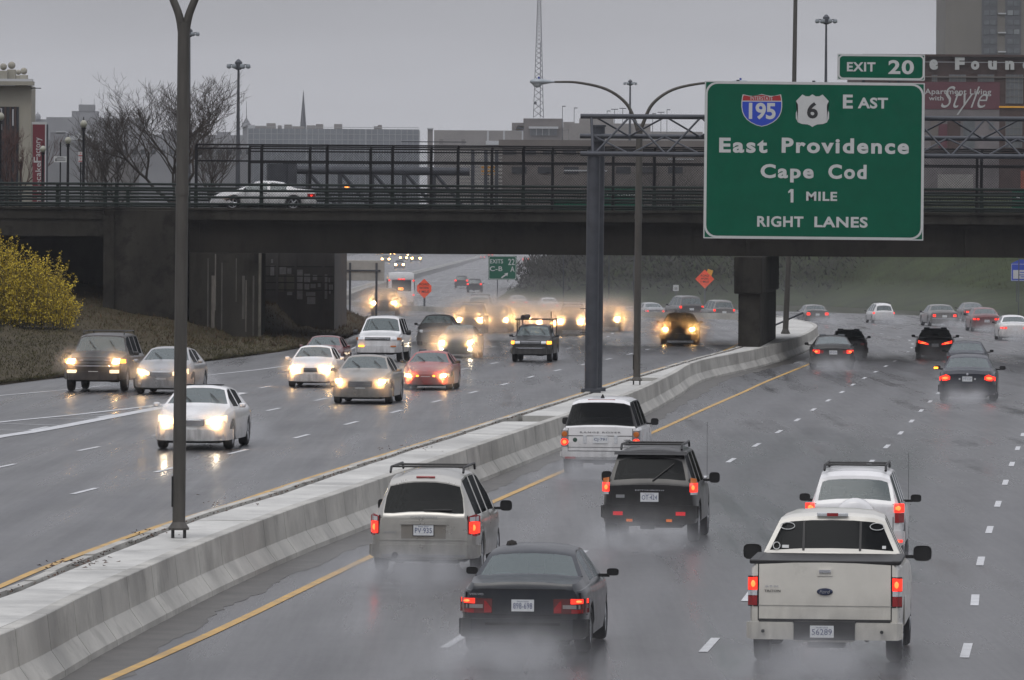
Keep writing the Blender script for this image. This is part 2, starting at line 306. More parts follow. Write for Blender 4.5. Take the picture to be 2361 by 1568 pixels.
px_ribbon([(-60, 919), (0, 912), (154, 898), (496, 863), (649, 845), (760, 822), (860, 785)], .16, ZL + .01, LINEW, 'edge_line')
px_ribbon([(-60, 983), (0, 973), (200, 953), (400, 929), (560, 905)], .22, ZL + .011, LINEW, 'edge_line')
px_ribbon([(-60, 1018), (0, 1006), (115, 988), (394, 935), (560, 906)], .42, ZL + .013, LINEW, 'edge_line')
for a, b in (((-60, 1003), (22, 1003)), ((-40, 990), (75, 993)), ((0, 976), (150, 981)), ((100, 965), (245, 966)), ((190, 956), (300, 957)), ((290, 945), (370, 944))):
    px_ribbon([a, ((a[0] + b[0]) / 2, (a[1] + b[1]) / 2), b], .14, ZL + .009, LINEW, 'hatch_marking')
for off in (0, 3.7, 7.4, 11.0):
    struct('lane_marking', dashes(line1, off - 4, .009, [430 + 12.2 * k for k in range(70)]), LINEW)

# median: slab, kerb stones, barrier
med = bpy.data.objects.new('median_strip', None); C.objects.link(med); med['kind'] = 'structure'
def xsec(y, pts): return [(barrier(y) + x, y, z) for x, z in pts]
y = 60.0
while y < 391:
    y2 = y + 5.4
    if not (166 < y < 172.5 or 213 < y < 219):
        a = [(kerb(y + .008) + .27 + rng.uniform(-.02, .03), y + .008), (kerb(y2) + .27 + rng.uniform(-.02, .03), y2)]
        mb = MB(); z = ZM + rng.uniform(-.006, .006)
        mb.add([(a[0][0], a[0][1], z), (barrier(y + .008) - .2, y + .008, z), (barrier(y2) - .2, y2, z), (a[1][0], a[1][1], z), (a[0][0], a[0][1], z - .3), (barrier(y) - .2, y + .008, z - .3), (barrier(y2) - .2, y2, z - .3), (a[1][0], a[1][1], z - .3)],
               [(0, 1, 2, 3), (0, 4, 5, 1), (3, 2, 6, 7), (0, 3, 7, 4)]); mb.obj('slab', CONCT, med, ang=0)
    y = y2
struct('median_bed', MB().strip([[(kerb(q) + .05, q, .46), (barrier(q) - .05, q, .46)] for q in range(20, 392, 5)]), mat('wet_soil', (.05, .042, .035), .6, 0, .4, 2, bump=.5))
y = 60.0
while y < 388:
    y2 = y + 2.38; mb = MB(); j = rng.uniform(-.018, .018); zt = ZM + .03 + rng.uniform(-.012, .012)
    r = [[(kerb(q) + j, q, .3), (kerb(q) + j, q, zt - .02), (kerb(q) + j + .02, q, zt), (kerb(q) + j + .17, q, zt), (kerb(q) + j + .19, q, .3)] for q in (y, y2)]
    mb.strip(r); mb.f += [tuple(range(5)), tuple(reversed(range(5, 10)))]; mb.obj('kerb_stone', CONC, med, ang=0); y += 2.4
PROF = [(-.2, .3), (-.2, ZM + .012), (-.015, ZM + .012), (0, ZM), (.055, .34), (.235, .09), (.245, -.01)]
y = 60.0; k = 0
while y < 400:
    y2 = y + 3.02; r = [xsec(q, PROF) for q in (y, (y + y2) / 2, y2)]; mb = MB().strip(r); n = len(PROF)
    mb.f += [tuple(range(n)), tuple(reversed(range(2 * n, 3 * n)))]; mb.obj('barrier_panel', CONC, med, ang=0, bevel=0); y += 3.05; k += 1
# far barrier between the two carriageways
WP = catmull([(barrier(402), 402), (15.6, 404)][:0] + [(15.5, 398)] + [w for w in wall], 7)
fb = bpy.data.objects.new('far_barrier', None); C.objects.link(fb); fb['kind'] = 'structure'
acc = [WP[0]]
for q in WP[1:]:
    while np.linalg.norm(q - acc[-1]) > (6.1 if q[1] < 700 else 30): acc.append(acc[-1] + (q - acc[-1]) / np.linalg.norm(q - acc[-1]) * (6.1 if q[1] < 700 else 30))
for a, b in zip(acc[:-1], acc[1:]):
    t = (b - a) / np.linalg.norm(b - a); nr = np.array([-t[1], t[0]]); b = b - t * .04; rs = []
    for q in (a, b): rs.append([(q[0] + nr[0] * o, q[1] + nr[1] * o, z) for o, z in ((.35, -.01), (.3, .35), (.12, .5), (.09, .98), (-.09, .98), (-.12, .90), (-.2, .74), (-.3, ZL))])
    mb = MB().strip(rs); mb.f += [tuple(range(8)), tuple(reversed(range(8, 16)))]; mb.obj('barrier_panel', CONC, fb, ang=0)
# leaf litter and grit caught on the median
mb = MB()
for c, n, s in ((G(178, 1302, ZM), 60, .35), (G(345, 1232, ZM), 30, .3), (G(540, 1160, ZM), 30, .5), (G(930, 1035, ZM), 30, .5), (G(1210, 958, .5), 80, .6)):
    for _ in range(n):
        p = c + Vector((rng.normal() * s * .6, rng.normal() * s * 2.2, .012)); a = rng.uniform(0, 6.3); l = rng.uniform(.03, .12)
        mb.add([p, p + Vector((math.cos(a) * l, math.sin(a) * l, .01)), p + Vector((math.cos(a + .5) * l * .8, math.sin(a + .5) * l * .8, .025))], [(0, 1, 2)])
for _ in range(900):
    q = rng.uniform(75, 300); p = Vector((kerb(q) + .22 + rng.normal() * .04, q, ZM + .01)); a = rng.uniform(0, 6.3); l = rng.uniform(.02, .07)
    mb.add([p, p + Vector((math.cos(a) * l, math.sin(a) * l, .01)), p + Vector((math.cos(a + .7) * l, math.sin(a + .7) * l, .03))], [(0, 1, 2)])
mb.obj('leaf_litter', mat('leaf_brown', (.07, .035, .02), .8, 0, .3, 9), None, ang=0, kind='stuff', label='brown leaf litter and grit along the median kerb joint')

# left embankment
EB = [[G(X, Y, ZL) for X, Y in ((-300, 922), (-120, 902), (0, 888), (154, 869), (489, 832), (649, 811), (798, 781), (876, 747))]]
def lift(ps): return [Vector(p) for p in ps]
EB.append([p + Vector((0, 0, .10)) for p in EB[0]])
EB.append([U(-300, 800, 262), U(-120, 795, 262), U(0, 790, 262), U(150, 780, 268), U(430, 790, 285), U(600, 770, 299), U(740, 745, 335), U(850, 735, 384)])
EB.append([U(-300, 700, 292), U(-120, 700, 292), U(0, 700, 292), U(150, 705, 292), U(400, 735, 294), U(600, 705, 312), U(700, 705, 336), U(800, 716, 366)])
EB.append([U(-300, 560, 306), U(-120, 590, 306), U(0, 610, 306), U(150, 625, 306), U(400, 680, 306), U(600, 690, 320), U(690, 694, 345), U(772, 706, 384)])
EB.append([U(-300, 530, 335), U(-120, 550, 335), U(0, 600, 335), U(150, 620, 335), U(400, 670, 335), U(600, 690, 345), U(690, 696, 368), U(750, 700, 400)])
g = []
for a, b in zip(EB[:-1], EB[1:]):
    for k in range(3): g.append([(p.lerp(q, k / 3)) for p, q in zip(a, b)])
g.append(EB[-1])
gg = []
for r in g:
    rr = []
    for p, q in zip(r[:-1], r[1:]):
        for k in range(8): rr.append(p.lerp(q, k / 8) + Vector((0, 0, (rng.normal() * .05))))
    gg.append(rr + [r[-1]])
struct('embankment', MB().strip(gg), BRUSHM, ang=60)
def on_grid(gr):
    i = rng.integers(2, len(gr) - 1); k = rng.integers(0, len(gr[0]) - 1); u, v = rng.uniform(0, 1, 2)
    a, b, c, d = gr[i][k], gr[i][k + 1], gr[i + 1][k], gr[i + 1][k + 1]; return a.lerp(b, u).lerp(c.lerp(d, u), v)
def tufts(name, gr, n, h, m, label, cond=None):
    mb = MB()
    for _ in range(n):
        p = on_grid(gr)
        if cond and not cond(p): continue
        a = rng.uniform(0, 6.3); w = Vector((math.cos(a), math.sin(a), 0)) * rng.uniform(.012, .03); hh = h * rng.uniform(.4, 1.2); l = Vector((rng.normal() * .06, rng.normal() * .06, 0))
        mb.add([p - w, p + w, p + l + Vector((0, 0, hh))], [(0, 1, 2)])
    mb.obj(name, m, None, ang=0, fix=False, kind='stuff', label=label)
TG = mat('grass_blade', (.058, .054, .027), .8, 0, .5, .6, spec=.1); TB = mat('dead_stalk', (.075, .050, .030), .9, 0, .4, .6, spec=.1)
tufts('grass', gg, 60000, .11, TG, 'rough wet grass on the left embankment', lambda p: p.y < 296)
tufts('undergrowth', gg, 16000, .18, TB, 'dead brown stalks on the embankment under the bridge', lambda p: p.y > 280)

# right hill, its wooded bank
HB = [Vector(p) for p in ((60, 300, 0), (47, 380, 0), (37.5, 433, 0), (33, 500, 0), (26, 540, 0), (13, 552, 0), (4, 560, 0), (-1.6, 575, 0), (0, 700, 0), (1.8, 892, 0), (8, 1300, 0), (15, 1800, 0), (20, 2400, 0))]
OFF = [Vector(p) for p in ((1, 0, 0), (1, .1, 0), (.9, .4, 0), (.8, .6, 0), (.6, .8, 0), (.4, .9, 0), (.5, .9, 0), (.8, .6, 0), (1, 0, 0), (1, 0, 0), (1, 0, 0), (1, 0, 0), (1, 0, 0))]
hg = []
for s, z in ((0, 0), (.3, .15), (9, 1.7), (20, 4.6), (34, 7.5), (48, 9.2), (110, 10), (330, 12)):
    r = []
    for p, o in zip(HB, OFF):
        st = 1.0 if p.x > 27 else .55
        q = p + o * s * st; r.append(Vector((min(q.x, 430), min(q.y, 2500), z * (1 if p.y < 1000 else .6))))
    hg.append(r)
hh = []
for r in hg:
    rr = []
    for p, q in zip(r[:-1], r[1:]):
        for k in range(6): rr.append(p.lerp(q, k / 6) + Vector((0, 0, rng.normal() * .07 if r is not hg[0] else 0)))
    hh.append(rr + [r[-1]])
struct('hill', MB().strip(hh), mat('hill_grass', (.026, .037, .011), .9, 0, .5, .35, bump=.5, detail=9, spec=.1), ang=60)
tufts('hill_grass', [r[:30] for r in hh[:6]], 22000, .35, TG, 'wet green grass on the hill right of the road')
# left far ground that carries the buildings above the bridge line
struct('far_ground', MB().strip([[(-430, 345, .5), (-11.5, 345, .5), (-10, 346, .5)], [(-430, 352, 6.6), (-14, 352, 6.6), (-12, 352, 5)], [(-430, 560, 6.8), (-36, 560, 6.8), (-32, 560, .4)], [(-430, 2500, 10), (-60, 2500, 10), (-50, 2500, .4)]]), GRASS)

# ================================================================== THE BRIDGE
D0, D1 = 294.0, 318.0
def zc(Y, d=D0): return EYE - (Y - HZ) * d / F
def xc(X, d=D0, Y=500): return U(X, Y, d).x
ZD, ZB = zc(489), zc(587)
br = thing('road_bridge', 'dark steel girder road bridge crossing over the whole highway', 'bridge', (0, D0, 0))
def B(name, mb, m, **k): return mb.obj(name, m, br, loc=(0, -D0, 0), **k)
XL, XR = -48.0, 46.0
xg = xc(432)
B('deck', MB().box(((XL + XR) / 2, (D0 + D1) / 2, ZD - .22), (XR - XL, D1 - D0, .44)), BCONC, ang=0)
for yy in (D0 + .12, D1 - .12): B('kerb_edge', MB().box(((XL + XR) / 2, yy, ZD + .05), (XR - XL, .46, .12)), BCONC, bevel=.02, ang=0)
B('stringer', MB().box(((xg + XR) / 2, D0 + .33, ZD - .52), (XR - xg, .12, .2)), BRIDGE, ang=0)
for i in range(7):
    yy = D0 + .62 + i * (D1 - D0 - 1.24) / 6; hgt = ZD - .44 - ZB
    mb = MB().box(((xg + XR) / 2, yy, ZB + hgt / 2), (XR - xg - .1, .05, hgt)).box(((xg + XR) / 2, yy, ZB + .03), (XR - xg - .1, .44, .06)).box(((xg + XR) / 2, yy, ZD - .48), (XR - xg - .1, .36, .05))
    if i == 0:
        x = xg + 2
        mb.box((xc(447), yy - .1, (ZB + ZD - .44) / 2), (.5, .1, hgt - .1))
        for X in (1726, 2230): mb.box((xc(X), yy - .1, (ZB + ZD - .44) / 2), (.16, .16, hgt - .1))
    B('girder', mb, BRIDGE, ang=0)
# approach span and pylon at the left
x1, x2 = xc(240), xg
B('approach_beam', MB().box(((XL + x1) / 2, D0 + .6, (ZD - .44 + zc(551)) / 2), (x1 - XL, 1.0, ZD - .44 - zc(551))), BCONC, ang=0)
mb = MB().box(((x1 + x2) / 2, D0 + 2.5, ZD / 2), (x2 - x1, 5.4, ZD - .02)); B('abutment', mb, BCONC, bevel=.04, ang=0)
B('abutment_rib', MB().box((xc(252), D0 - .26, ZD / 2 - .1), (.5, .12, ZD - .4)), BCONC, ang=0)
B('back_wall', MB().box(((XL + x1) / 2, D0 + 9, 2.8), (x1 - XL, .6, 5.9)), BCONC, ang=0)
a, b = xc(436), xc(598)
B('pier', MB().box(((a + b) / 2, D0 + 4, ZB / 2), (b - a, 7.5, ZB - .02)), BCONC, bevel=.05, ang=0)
B('pier_edge', MB().box((b + .05, D0 - .0, ZB / 2), (.12, .5, ZB - .03)), mat('pier_edge', (.11, .105, .09), .7, 0, .4, 1.5, spec=.1), ang=0)
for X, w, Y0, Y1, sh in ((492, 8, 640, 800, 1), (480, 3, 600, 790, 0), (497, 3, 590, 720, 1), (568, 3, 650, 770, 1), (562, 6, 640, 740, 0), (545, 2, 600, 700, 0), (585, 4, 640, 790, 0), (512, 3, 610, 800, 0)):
    B('reflection_streak', MB().box((xc(X), D0 + .245, (zc(Y0) + zc(Y1)) / 2), (w / 49.5, .006, (Y1 - Y0) / 49.5)), mat('painted_reflection%d' % sh, (.10, .092, .08) if sh else (.06, .057, .05), .3, 0, .5, 3, stretch=(5, 5, .6)), ang=0)  # wet headlight reflections on the pier wall, put in as pale painted strips
# far abutment under the bridge with painted-over patches
DA = 321.0; a, b = xc(592, DA), xc(772, DA); AB = mat('abutment_concrete', (.075, .073, .072), .7, 0, .3, .9, bump=.2, stretch=(1, 1, .5), spec=.1)
B('abutment_wall', MB().box(((a + b) / 2, DA + 12, 2.45), (b - a, 24, 4.88)), AB, ang=0)
def pz(x, y): return (x / 3.336 + 650) / 1.7349, (y / 3.336 + 980) / 1.7349
for X in (682.5, 747, 640): B('wall_rib', MB().box((xc(X, DA), DA - .05, 2.45), (.12, .1, 4.86)), AB, ang=0)
for Y in (618, 640, 655, 672): B('wall_joint', MB().box(((a + b) / 2, DA - .012, zc(Y, DA)), (b - a - .1, .02, .05)), DRK, ang=0)
for i, (u0, v0, u1, v1, c) in enumerate(((1795, 330, 1870, 725, 1), (1890, 385, 1970, 505, 1), (2005, 400, 2065, 470, 1), (1525, 395, 1620, 620, 0), (1655, 395, 1765, 620, 0), (2160, 390, 2200, 720, 1), (1440, 275, 1490, 410, 1), (1560, 290, 1650, 390, 1), (1665, 310, 1720, 385, 1), (1915, 630, 2040, 680, 1), (1930, 695, 2040, 790, 1), (1895, 520, 1960, 595, 1), (1975, 520, 2045, 575, 1), (1662, 625, 1732, 670, 1), (2215, 440, 2235, 510, 1), (2220, 530, 2245, 650, 1), (2255, 530, 2270, 600, 1), (2070, 510, 2110, 560, 1), (1450, 190, 1475, 240, 1))):
    X0, Y0 = pz(u0, v0); X1, Y1 = pz(u1, v1); p = U((X0 + X1) / 2, (Y0 + Y1) / 2, DA - .012)
    B('paint_patch', MB().box((p.x, DA - .008, p.z), ((X1 - X0) * DA / F, .008, (Y1 - Y0) * DA / F)), mat('patch_pale' if c else 'patch_buff', (.20, .20, .21) if c else (.095, .092, .075), .6, 0, .25, 4), ang=0)
# centre pier on the median: front face square to us, flank running back along the road
sk = .07
def skew(x0, x1, z0, z1, y0, y1): return MB().add([(x0, y0, z0), (x1, y0, z0), (x1 + sk * (y1 - y0), y1, z0), (x0 + sk * (y1 - y0), y1, z0), (x0, y0, z1), (x1, y0, z1), (x1 + sk * (y1 - y0), y1, z1), (x0 + sk * (y1 - y0), y1, z1)], [(3, 2, 1, 0), (4, 5, 6, 7), (0, 1, 5, 4), (1, 2, 6, 5), (2, 3, 7, 6), (3, 0, 4, 7)])
dp = 286.0
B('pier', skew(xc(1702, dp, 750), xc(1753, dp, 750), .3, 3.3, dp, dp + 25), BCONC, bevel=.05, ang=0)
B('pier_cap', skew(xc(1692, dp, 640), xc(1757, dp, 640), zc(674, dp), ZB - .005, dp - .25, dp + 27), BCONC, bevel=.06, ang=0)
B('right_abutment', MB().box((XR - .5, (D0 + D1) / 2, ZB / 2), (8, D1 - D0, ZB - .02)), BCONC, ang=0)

# railings: four pipes between posts, and a mesh fence above
def railing(label, y, x0, x1, posts, m, flip=1):
    t = thing('bridge_railing', label, 'railing', (0, y, ZD + .1), 0, 'pipe railings along the bridge edges')
    def R(n, mb, **k): return mb.obj(n, m, t, loc=(0, -y, -ZD - .1), **k)
    for Y in (430, 444, 459.5, 475): R('rail', MB().tube([(x0, y, zc(Y)), (x1, y, zc(Y))], .060, 8, True))
    base = None
    for x in posts:
        mb = MB().prism([(-.10, ZD + .1), (.10, ZD + .1), (.085, zc(444)), (.06, zc(430) + .04), (-.06, zc(430) + .04), (-.085, zc(444))], -.05, .07)
        if base is None: base = mb.mesh('post', m, 0)
        link('post', base, t, 0, (x, flip * .09, -ZD - .1))
    return t
def fence(label, y, x0, x1, posts, tops, sh):
    t = thing('mesh_fence', label, 'fence', (0, y, ZD + .1), 0, 'chain-link screens above the bridge railings')
    def R(n, mb, **k): return mb.obj(n, FBLK, t, loc=(0, -y, -ZD - .1), ang=30, **k)
    for z in tops: R('rail', MB().tube([(x0, y, z), (x1, y, z)], .042, 6))
    for i, x in enumerate(posts): R('post', MB().tube([(x, y, ZD + .1), (x, y, tops[0] - .1), (x + .05, y + sh, tops[0] + .02)], .072, 6))
    z0, z1 = ZD + .18, tops[1]; p = .125; mb = MB(); hgt = z1 - z0
    for s in (1, -1):
        x = x0 - hgt
        while x < x1 + hgt:
            a0, a1 = (x, z0), (x + s * hgt, z1); q = sorted([a0, a1]); (xa, za), (xb, zb) = q
            if xb > x0 and xa < x1:
                if xa < x0: za += (zb - za) * (x0 - xa) / (xb - xa); xa = x0
                if xb > x1: zb -= (zb - za) * (xb - x1) / (xb - xa); xb = x1
                if xb - xa > .05: mb.tube([(xa, y + .03 + s * .006, za), (xb, y + .03 + s * .006, zb)], .0052, 3, False)
            x += p
    R('mesh', mb, fix=False, kind='stuff')
fp = [xc(451) + 3.05 * k for k in range(14)]; bp_ = [xc(575, D1) + 3.05 * k for k in range(14)]
railing('near pipe railing of the bridge, green painted at its left end', D0 + .1, XL, XR, [xc(-20), xc(132), xc(241.6), xc(267.6)] + fp, DGREEN)
railing('far pipe railing of the bridge, behind the white car', D1 - .2, XL, XR, [bp_[0] - 3.05 * k for k in range(1, 6)] + bp_, DGREEN, -1)
fence('near chain-link fence on the bridge, in front of the white car', D0 + .3, fp[0], XR, fp, (zc(337.5), zc(346), zc(375)), -.02)
fence('far chain-link fence on the opposite edge of the bridge', D1 - .4, bp_[0], XR, bp_, (zc(342, D1), zc(353, D1), zc(379, D1)), .02)
mb = MB()

# ================================================================== SIGN GANTRY AND THE GREEN SIGN
gb = G(1364, 905, ZM); gd = gb.y
ga = thing('sign_gantry', 'dark steel truss gantry on twin columns carrying the big green sign', 'gantry', gb)
def K(n, mb, m=STEEL, **k): return mb.obj(n, m, ga, loc=-gb, **k)
z1, z2, z3 = (U(1364, Y, gd).z for Y in (354.9, 312, 267.7)); xs0, xs1 = U(1338, 350, gd).x, 21.5
K('column', MB().tube([gb + Vector((-.02, 0, .05)), (gb.x + .02, gd, z1 + .12)], .205, 18)); K('column', MB().tube([gb + Vector((.16, 1.9, .05)), (gb.x + .2, gd + 1.9, z2 + .3)], .2, 18))
K('column_cap', MB().tube([(gb.x + .2, gd + 1.9, z2 + .3), (gb.x + .2, gd + 1.9, z2 + .36)], .24, 18))
for dx, dy in ((-.02, 0), (.16, 1.9)): K('base_plate', MB().box((gb.x + dx, gd + dy, ZM + .06), (.62, .62, .12)), bevel=.01, ang=0)
K('column', MB().tube([(20.4, gd + .1, 0), (20.5, gd + .1, z1 + .1)], .205, 18)); K('column', MB().tube([(20.4, gd + 1.9, 0), (20.5, gd + 1.9, z2 + .3)], .2, 18))
for z, y in ((z1, gd - .22), (z2, gd + 1.6), (z3, gd + .3)): K('chord', MB().tube([(xs0, y, z), (xs1, y, z)], .078, 12))
for i in range(3): K('step_rung', MB().tube([(gb.x - .38, gd - .1, 1.9 + i * .75 + .8), (gb.x + .1, gd - .15, 1.92 + i * .75 + .8)], .012, 5))
hp = 1.127; x = gb.x + .04; k = 0; T, M_, Bm = (gd + .3, z3), (gd + 1.6, z2), (gd - .22, z1)
K('strut', MB().tube([(x - .1, T[0], T[1]), (x - .05, Bm[0], Bm[1])], .045, 6)); K('bracket', MB().box((gb.x + .12, gd + 1.7, z2 - .02), (.3, .3, .3)), ang=0)
while x < xs1 - .3:
    a, b = (Bm, T) if k % 2 == 0 else (T, Bm); K('brace', MB().tube([(x, a[0], a[1]), (x + hp, b[0], b[1])], .034, 6))
    a, b = (T, M_) if k % 2 == 0 else (M_, T); K('brace', MB().tube([(x, a[0], a[1]), (x + hp, b[0], b[1])], .03, 6))
    a, b = (M_, Bm) if k % 2 == 0 else (Bm, M_); K('brace', MB().tube([(x, a[0], a[1]), (x + hp, b[0], b[1])], .03, 6))
    x += hp; k += 1

def zs(x, y): return ((x / 1.568 + 2700) / 1.7349, y / 1.568 / 1.7349)
SD = gd - .5
def rrect(x0, x1, z0, z1, r, n=6):
    o = []
    for cx_, cz, a0 in ((x1 - r, z1 - r, 0), (x0 + r, z1 - r, 90), (x0 + r, z0 + r, 180), (x1 - r, z0 + r, 270)):
        for k in range(n + 1): a = math.radians(a0 + 90 * k / n); o.append((cx_ + r * math.cos(a), cz + r * math.sin(a)))
    return o
def frame(o, w, y, m, parent, name='border'):
    o = np.array(o); c = (o.min(0) + o.max(0)) / 2; h = (o.max(0) - o.min(0)) / 2; i = c + (o - c) * (h - w) / h; n = len(o)
    mb = MB().add([(a, y, b) for a, b in o] + [(a, y, b) for a, b in i], [(k, (k + 1) % n, n + (k + 1) % n, n + k) for k in range(n)])
    return mb.obj(name, m, parent, ang=0, fix=False)
def panel(t, x0, x1, z0, z1, m, th=.06, name='panel'): return MB().box(((x0 + x1) / 2, th / 2, (z0 + z1) / 2), (x1 - x0, th, z1 - z0)).obj(name, m, t, ang=0)
P0, P1 = U(1624, 186.5, SD), U(2131, 187, SD); PB = U(1870, 551, SD); sc_ = F / SD
sg = thing('highway_sign', 'large green highway sign for East Providence and Cape Cod on the gantry', 'road sign', (P0.x, SD, PB.z)); sg.rotation_euler = (0, .004, 0)
SWd, SH = P1.x - P0.x, P0.z - PB.z
panel(sg, 0, SWd, 0, SH, SGREEN); frame(rrect(.0, SWd - .0, 0, SH, .02), .035, -.003, SWHITE, sg); frame(rrect(.035, SWd - .035, .035, SH - .035, .33), .05, -.006, SWHITE, sg)
def L(x, y):
    X, Y = zs(x, y); p = U(X, Y, SD); return p.x - P0.x, p.z - PB.z
def stext(s, x0, y0, x1, y1, m=SWHITE, **k):
    a, zt = L(x0, (y0 + y1) / 2)[0], L((x0 + x1) / 2, y0)[1]; b, zb = L(x1, (y0 + y1) / 2)[0], L((x0 + x1) / 2, y1)[1]
    return text(s, a, b, zb, zt, m, sg, y=k.pop('y', -.008), **k)
stext('E', 1050, 590, 1112, 677, bold=.03); stext('AST', 1143, 608, 1332, 677, bold=.03)
stext('East', 275, 864, 577, 958, bold=.035, space=1.2); stext('Providence', 667, 864, 1465, 960, bold=.035, space=1.2)
stext('Cape', 535, 1028, 868, 1142, bold=.035, space=1.2); stext('Cod', 960, 1028, 1200, 1120, bold=.035, space=1.2)
stext('MILE', 822, 1200, 1016, 1257, bold=.03, space=1.1)
stext('RIGHT', 515, 1354, 805, 1422, bold=.03, space=1.1); stext('LANES', 874, 1356, 1208, 1424, bold=.03, space=1.1)
def shape(pts, y, m, nm, parent=None, sm=0):
    o = [L(*p) for p in pts]
    if sm: o = [tuple(q) for q in catmull(o + [o[0]], sm)[:-1]]
    n = len(o); me = bpy.data.meshes.new(nm); bm = bmesh.new(); f = bm.faces.new([bm.verts.new((a, y, b)) for a, b in o]); bmesh.ops.triangulate(bm, faces=[f]); bm.to_mesh(me); bm.free(); me.materials.append(m)
    return link(nm, me, parent or sg)
def scale_pts(p, s):
    a = np.array(p, float); c = (a.min(0) + a.max(0)) / 2; return [tuple(c + (q - c) * s) for q in a]
top = [(421, 591), (440, 594), (460, 599), (485, 600), (515, 595), (541, 588), (567, 595), (597, 600), (622, 599), (642, 594), (661, 590)]
side = [(666, 615), (669, 640), (669, 670), (664, 700), (652, 728), (634, 750), (610, 768), (575, 785), (541, 793), (507, 785), (472, 768), (448, 750), (430, 728), (418, 700), (413, 670), (413, 640), (416, 615)]
shp = top + side; isd = shape(shp, -.008, SWHITE, 'route_shield')
ins = scale_pts(shp, .955); cut = 634
shape([(724, 1184), (742, 1184), (742, 1268), (724, 1268), (724, 1203), (709, 1210), (709, 1198)], -.008, SWHITE, 'lettering')
tt = [p for p in ins[:len(top)]]; shape(tt + [(660, 612), (662.5, 630), (419.5, 630), (422, 612)], -.011, SRED, 'shield_crown')
bb = [p for p in ins[len(top):] if p[1] > 640]; shape([(662.5, 636)] + bb + [(419.5, 636)], -.011, SBLUE, 'shield_field')
stext('INTERSTATE', 470, 603, 608, 627, y=-.014, bold=.0); stext('195', 460, 643, 628, 748, y=-.014, bold=.03, space=.95)
us = [(796, 590), (815, 601), (838, 602), (858, 589), (880, 602), (902, 601), (922, 590), (962, 632), (950, 655), (951, 675), (963, 705), (963, 740), (950, 765), (925, 775), (890, 778), (872, 785), (859, 794), (846, 785), (828, 778), (793, 775), (768, 765), (755, 740), (755, 705), (767, 675), (768, 655), (755, 632)]
shape(us, -.008, SWHITE, 'route_shield'); stext('6', 825, 638, 893, 741, SBLACK, y=-.014, bold=.03)
for X in (1700, 1875, 2050): MB().tube([(U(X, 300, SD).x - P0.x, .25, SH + .05), (U(X, 300, SD).x - P0.x, .25, 0)], .05, 6).obj('hanger', STEEL, sg)
# exit tab
E0, E1 = U(1931, 124, SD), U(2132.5, 125, SD); EB_ = U(2030, 184.5, SD)
et = thing('exit_sign', 'small green Exit 20 panel on top of the large highway sign', 'road sign', (E0.x, SD, EB_.z)); et.rotation_euler = (0, .004, 0)
EW, EH = E1.x - E0.x, E0.z - EB_.z; panel(et, 0, EW, 0, EH, SGREEN); frame(rrect(0, EW, 0, EH, .02), .03, -.003, SWHITE, et); frame(rrect(.03, EW - .03, .03, EH - .03, .12), .04, -.006, SWHITE, et)
def E(x, y): X, Y = zs(x, y); p = U(X, Y, SD); return p.x - E0.x, p.z - EB_.z
for s, x0, y0, x1, y1 in (('EXIT', 1078, 390, 1257, 448), ('20', 1338, 374, 1498, 463)):
    text(s, E(x0, 420)[0], E(x1, 420)[0], E(1200, y1)[1], E(1200, y0)[1], SWHITE, et, y=-.008, bold=.03, space=1.1)
MB().box((EW * .3, .1, -.1), (.08, .08, EH * 1.5)).obj('hanger', STEEL, et); MB().box((EW * .7, .1, -.1), (.08, .08, EH * 1.5)).obj('hanger', STEEL, et)

